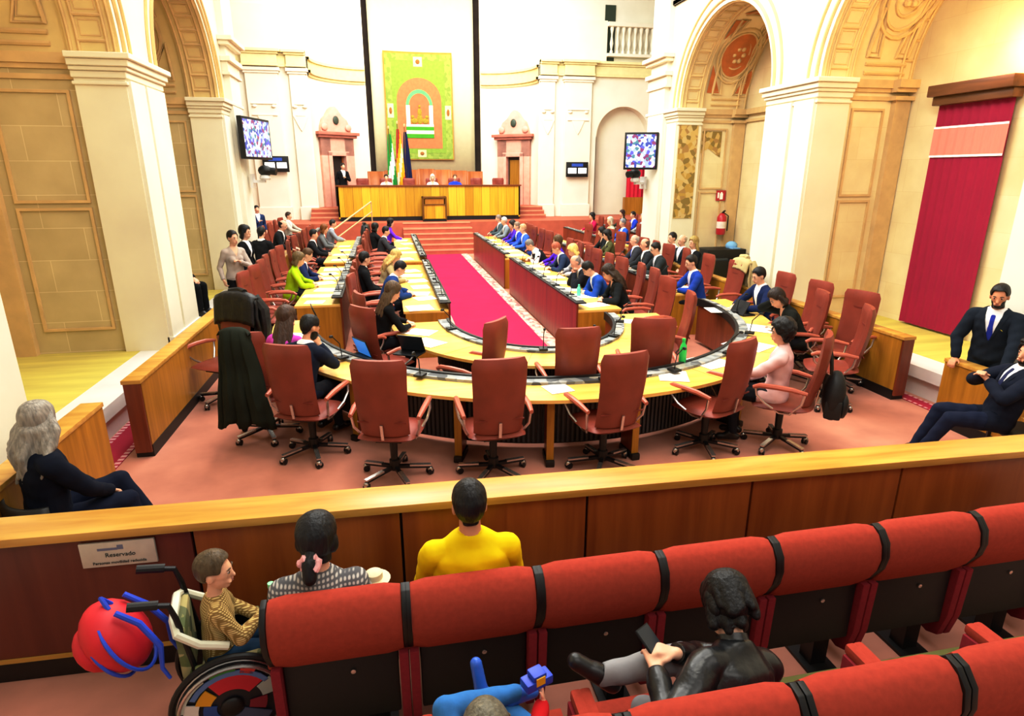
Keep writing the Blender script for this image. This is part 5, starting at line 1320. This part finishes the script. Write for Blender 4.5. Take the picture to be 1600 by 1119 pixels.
P('child in red sweatshirt and light blue jeans with crossed legs in the rear row', -1.65, 1.515, -4, z0=.12, tier=0, child=True, sc=.66, lean=-10, seat=.38, head=(0, 24), hair=('messy', '#6a6658'), top=('sweater', '#c42028'), bot=DEN, shoe='#2f6ad0', skin='#e8b99c',
  LA=(-.16, .14, .56), RA=(.27, .32, .70, (1, -.3, -.6), (.0, .5, .9)), legs=[((-.13, .27, .72), (.15, .37, .66), (.23, .40, .62)), ((.20, .28, .56), (.02, .42, .62), (.0, .46, .74))])
t = thing('toy_car', 'blue and yellow toy held by the child in the red sweatshirt', 'toy', LAST[3][1] + Vector((0, 0, .03)), R(20))
MB().box(-.06, .06, -.03, .03, -.02, .02).box(-.03, .03, -.028, .028, .02, .045).build('body', M('toy_blue', '#2348c8', .4), t, bevel=.008)
MB().box(-.02, .02, -.032, -.028, .0, .035).build('yellow_part', M('toy_yellow', '#e0b820', .4), t)
t = thing('lanyard_strap', 'purple strap across the lap of the child in the red sweatshirt', 'strap', (-1.58, 1.76, .80), R(-20))
MB().tube([(-.06, .06, .03), (.04, .02, .03), (.14, -.06, .02)], .009, 6).build('band', M('strap_purple', '#8a3ac0', .6), t)
# --- outer curved table
P('bearded man in navy suit resting chin on hand before the blue laptop', -2.72, 6.42, -34, lean=20, head=(-14, 14), skin='#cf9a78', hair=('short', '#100e10'), face='beard', top=('suit', NAVY, '#eeeeee', '#3a2030'), LA=(-.02, .42, .84), RA='chin')
P('woman with long brown hair in bright pink top at the left curve', -3.0, 6.80, -24, fem=True, lean=14, head=(-10, 10), hair=('long', '#4a3428'), top=('sweater', '#cf52c0'), bot='#1a1a20')
P('woman with black curly hair in pale pink coat at the right of the outer table', 2.0, 5.30, 52, fem=True, lean=-2, seat=.50, sc=.97, head=(10, 12), hair=('curly', '#121012'), top=('coat', '#d9b8b8', '#e8e8e8'), bot='#1a1a20', LA='in', RA='lap', stocky=1.05)
P('dark-haired man in navy suit seated at the right curve by the laptop', 3.70, 8.36, 88, lean=12, hair=('short', '#131014'), top=('suit', '#1c2a55', '#f4f4f4', None), head=(0, 18))
P('woman with brown hair in dark cardigan leaning her head on her hand', 3.18, 7.10, 76, fem=True, lean=30, head=(10, 26), roll=8, hair=('bob', '#2a1c16'), top=('jacket', '#1c1f1c'), bot='#15151a', LA='in', RA='head')
# --- inner curved table, left inner bench
P('woman with long dark blond hair in black top at the inner table', -1.86, 8.18, -78, fem=True, lean=14, head=(0, 20), hair=('long', '#5a4630'), top=('sweater', '#111215'), LA='table', RA='in')
P('man in blue suit with dark hair reading papers at the left inner bench', -1.72, 10.52, -85, lean=22, head=(0, 28), hair=('short', '#121015'), top=('suit', '#22407c', '#dfe6f4', None))
P('person with dark hair and white collar in black jacket on the left inner bench', -2.30, 11.35, -80, lean=4, head=(20, 8), hair=('short', '#0f0f10'), top=('jacket', '#14161a', '#f4f4f4'), LA='lap', RA='lap', tier=1)
P('woman with curly blond hair in beige jacket on the left inner bench', -1.76, 12.05, -88, fem=True, lean=22, head=(0, 24), hair=('longcurly', '#c0a468'), top=('jacket', '#a99a74'), LA='in')
G_L = 'members on the left benches'; G_R = 'members on the right benches'
P('dark-haired person in grey at the middle of the left inner bench', -1.9, 17.0, -88, tier=2, lean=14, hair=('short', '#181414'), top=('suit', '#3a3c40', '#e8e8e8', None))
P('person in black leather seen from behind at the far left inner bench', -2.2, 18.1, -60, tier=2, lean=10, hair=('bob', '#15120f'), top=('jacket', '#1a1c1e'))
P('person in vivid purple top at the far end of the left inner bench', -1.75, 19.85, -80, tier=2, fem=True, lean=10, hair=('bob', '#1a1412'), top=('sweater', '#6a2ad0'))
# --- left outer bench
P('woman with dark blond hair in lime green jacket at the left outer bench', -3.50, 11.75, -84, fem=True, lean=16, head=(-4, 14), hair=('bob', '#6a5838'), top=('jacket', '#a8d018'), bot='#141418')
P('person in navy beyond the woman in lime green', -3.45, 12.55, -88, lean=20, head=(0, 22), hair=('short', '#5a4028'), top=('suit', '#22305c', '#e8e8ee', None))
P('dark-haired person in black two seats beyond the gap of the left outer bench', -3.7, 16.3, -88, tier=2, lean=8, hair=('short', '#141212'), top=('suit', '#1c1e22', '#eeeeee', None))
P('person with reddish brown hair in grey jacket at the left outer bench', -3.6, 18.1, -88, tier=2, fem=True, lean=16, hair=('bob', '#7a4a20'), top=('jacket', '#6a6e70', '#ffffff'))
P('person in pale grey suit at the far end of the left outer bench', -3.5, 19.8, -80, tier=2, lean=12, hair=('short', '#2a2420'), top=('suit', '#8a9098', '#f4f4f4', None))
P('man in pale grey jacket seated in the left transept beside the red chairs', -5.1, 22.0, -100, z0=.1, tier=2, lean=5, hair=('short', '#3a2a20'), top=('suit', '#b8b4a8', '#f0f0f0', None))
human('man with blue lanyard standing far back at the left pier', -6.3, 23.0, -150, tier=2, sit=False, lean=2, hair=('short', '#15110f'), top=('suit', '#2a3c68', '#dfe8f4', '#3a6ad0'), LA='down', RA='chest')
# --- standing group on the left aisle
human('woman in pale grey blouse standing with hand on chest by the left pier', -4.72, 12.2, -142, tier=1, sit=False, fem=True, sc=1.04, lean=2, head=(12, 8), hair=('short', '#15110f'), top=('blouse', '#b5a9a2', '#d8b49c'), bot='#121216', LA='chest', RA='down')
human('woman in black blazer over white shirt walking behind the woman in the pale blouse', -4.72, 13.15, -105, tier=1, sit=False, fem=True, sc=1.05, lean=3, head=(0, 6), hair=('bob', '#121012'), top=('suit', '#131418', '#f4f4f4', None), bot='#17171b', LA='down', RA='down')
human('man in dark suit standing with his back turned beside the left pier', -4.62, 14.35, -20, tier=1, sit=False, sc=.97, lean=4, face=False, hair=('short', '#161414'), top=('suit', '#1b1d20', '#f0f0f0', None), bot='#17181c', LA='down', RA='chest')
human('balding man in dark suit leaning forward over the left parapet', -4.62, 16.2, -95, tier=1, sit=False, sc=1.0, lean=16, head=(0, 14), hair=('rim', '#1c1816'), top=('suit', '#1d2023', '#e8e8e8', None), bot='#17181c', LA=(-.2, .42, .98), RA=(.2, .42, .98))
P('person in black sitting on the left arcade floor behind the near pier', -5.55, 11.35, -100, z0=.4, tier=1, lean=-4, seat=.44, hair=('short', '#141110'), top=('jacket', '#101114', '#e0e0e0'), bot='#0f1013', LA='lap', RA='lap', face=False)
t = thing('folding_chair', 'black chair under the person in black on the left arcade floor', 'chair', (-5.62, 11.36, .4), R(-100))
MB().box(-.22, .22, -.22, .22, .39, .43).build('seat', BLACK, t, bevel=.01); MB().box(-.22, .22, -.27, -.24, .5, .85).build('backrest', BLACK, t, bevel=.01)
for a in (-.19, .19):
    MB().bar((a, -.25, 0), (a, -.25, .85), .025, .025).build('rear_leg', DARK, t); MB().bar((a, .19, 0), (a, .19, .4), .025, .025).build('front_leg', DARK, t)
# --- right front bench
P('woman with long dark curly hair nearest on the right front bench', 1.66, 9.42, 84, fem=True, lean=24, head=(0, 24), hair=('longcurly', '#33241a'), top=('jacket', '#1a1e20'), bot='#141418', LA='table', RA='in')
P('man in bright blue suit bending over the right front bench', 1.52, 10.05, 86, lean=28, head=(0, 30), hair=('short', '#15120f'), top=('suit', '#2450a8', '#e8eef8', None), LA='in', RA='in')
P('man with greying hair resting his face on his hands at the right front bench', 1.5, 10.75, 86, lean=26, head=(0, 22), hair=('rim', '#8a8480'), skin='#dca48c', top=('suit', '#22242c', '#f0f0f0', None), LA='chin', RA='chin')
P('blond woman in grey jacket at the right front bench', 1.86, 12.1, 86, fem=True, lean=18, head=(0, 20), hair=('bob', '#d8c078'), top=('jacket', '#b0b2b8', '#f0f0f0'))
P('person with reddish hair in dark blue jacket at the right front bench', 1.7, 12.8, 86, lean=24, head=(0, 24), hair=('short', '#a86048'), top=('suit', '#2c3c5c', '#e8e8f0', None), LA='in')
P('woman in purple top with blond-brown hair at the right front bench', 1.9, 13.52, 84, fem=True, lean=8, head=(-20, 4), hair=('bob', '#5a4428'), top=('sweater', '#5a24c8'))
P('grey-haired man in dark waistcoat bending far over the right front bench', 1.42, 14.2, 88, lean=38, head=(0, 20), hair=('short', '#7c7872'), top=('vest', '#eef0f4', '#22252a'), LA='in', RA='table')
for lab, yv, tc, hc, hst, fm in (('person in bright blue, nearest of the far five on the right front bench', 16.95, '#3a66c8', '#caa07c', 'short', False), ('person in royal blue, second nearest of the five at the far right front bench', 17.75, '#2a44b0', '#8a7868', 'short', False),
    ('person in purple, middle of the five at the far right front bench', 18.45, '#5a2ab8', '#2a2420', 'bob', True), ('grey-haired person in grey, second from the dais on the right front bench', 19.8, '#7a848c', '#c8c4be', 'short', False), ('person in dark grey, nearest the dais on the right front bench', 20.85, '#4a5a60', '#8a7a70', 'short', False)):
    P(lab, 1.85, yv, 92, tier=2, lean=12, fem=fm, hair=(hst, hc), top=('suit', tc, '#f0f0f0', None) if not fm else ('jacket', tc))
# --- right second row
P('man in royal blue suit and pale tie nearest in the right second row', 3.35, 9.9, 84, lean=14, head=(0, 12), hair=('short', '#1c1816'), top=('suit', '#2244a0', '#f4f4f8', '#c8c0d8'), LA='in')
P('man with glasses in dark grey suit at the second row', 3.58, 11.9, 82, lean=14, head=(0, 14), hair=('short', '#15120f'), acc='glasses', top=('suit', '#30373a', '#f0f0f0', '#9a9aa8'), LA='in', RA='table', stocky=1.08)
P('balding man in dark suit seated between the man with glasses and another bald man', 3.64, 12.62, 80, lean=10, head=(0, 8), hair=('rim', '#6a5a4c'), skin='#dda68c', top=('suit', '#2a2e33', '#f0f0f0', None), stocky=1.1)
P('bald man with blue tie, farthest of the three men in suits at the second row', 3.72, 13.4, 78, lean=8, head=(0, 6), hair=('rim', '#b0aaa4'), skin='#e0ac96', top=('suit', '#3a3c44', '#f0f0f4', '#2a3cb8'), stocky=1.1)
P('woman with dark hair in olive waistcoat over pale blouse at the second row', 3.55, 14.75, 80, fem=True, lean=10, head=(0, 12), hair=('bob', '#1c1512'), top=('blouse', '#5a5c38', '#e8e4d0'))
P('dark-haired person in black beyond the woman in the olive waistcoat', 3.7, 15.6, 85, tier=2, lean=14, hair=('bob', '#141112'), top=('jacket', '#1d2024'))
for lab, xx, yy, hst, hc, tp, bt in (('dark-haired man in white shirt sitting behind the second row by the right pier', 4.64, 13.35, 'short', '#17120f', ('shirt', '#ece8e2'), '#20222a'), ('man in dark suit sitting behind the second row, middle of three', 4.64, 12.85, 'rim', '#b8a898', ('suit', '#1e2830', '#f4f4f4', None), '#1a1c22'), ('woman with very long blond hair and black jacket behind the second row', 4.66, 12.35, 'long', '#a08a50', ('suit', '#15161a', '#f4f4f4', None), '#141418')):
    P(lab, xx, yy, 100, z0=.12, lean=0, seat=.44, fem=hst == 'long', hair=(hst, hc), top=tp, bot=bt, LA='lap', RA='lap', legs=[((-.1, .2, .42), (-.1, .12, .09), (-.1, .2, .04)), ((.1, .2, .42), (.1, .12, .09), (.1, .2, .04))])
# --- right transept
for lab, xx, yy, z, fm, hst, hc, tc in (('woman with black hair in crimson jacket at the right transept', 5.35, 21.3, 0, True, 'bob', '#101012', '#c41e58'), ('grey-haired man in bright blue suit at the right transept', 5.3, 18.2, 0, False, 'short', '#8a8a90', '#2a5cc8'), ('person in pale cardigan left of the man in bright blue', 5.2, 19.05, 0, True, 'bob', '#c8bca8', '#b8b8a0'),
    ('grey-haired person in pale grey at the right rear row', 7.0, 20.6, 0, False, 'short', '#9a9898', '#a8acb4'), ('person with dark brown hair in olive at the right rear row', 7.0, 22.6, 0, True, 'bob', '#3a1e18', '#3c4438'), ('person in royal blue at the right rear row beside the pier', 7.05, 21.65, 0, False, 'short', '#1c1818', '#2440c0'), ('person in black and white half hidden behind the right pier', 7.1, 19.45, 0, False, 'short', '#221c1c', '#30343c')):
    P(lab, xx, yy, 92, z0=z, tier=2, fem=fm, lean=8, hair=(hst, hc), top=('jacket', tc) if fm else ('suit', tc, '#f2f2f2', None))
# --- presidium
human('man in black suit standing beside the left portal behind the golden desk', -3.5, 26.0, -150, z0=1.45, tier=2, sit=False, lean=6, hair=('short', '#221a16'), top=('suit', '#15161a', '#f0f0f0', None), LA='chest', RA='down')
P('white-haired person in white at the middle of the presidium desk', .04, 25.75, 180, z0=1.3, tier=2, fem=True, lean=6, hair=('bob', '#d8d2c4'), top=('jacket', '#e4ded2'))
P('person in bright blue at the presidium desk', .95, 25.75, 180, z0=1.3, tier=2, lean=8, hair=('short', '#6a4a30'), top=('suit', '#2a4ad8', '#2a4ad8', None))
P('dark-haired person in pale pink at the left of the presidium desk', -1.8, 25.75, 180, z0=1.3, tier=2, fem=True, lean=8, hair=('short', '#1a1412'), top=('jacket', '#e0c8c4'))
struct(MB().box(-3.4, 3.4, 25.45, 28.1, 1.0, 1.3), 'floor_presidium', RST)
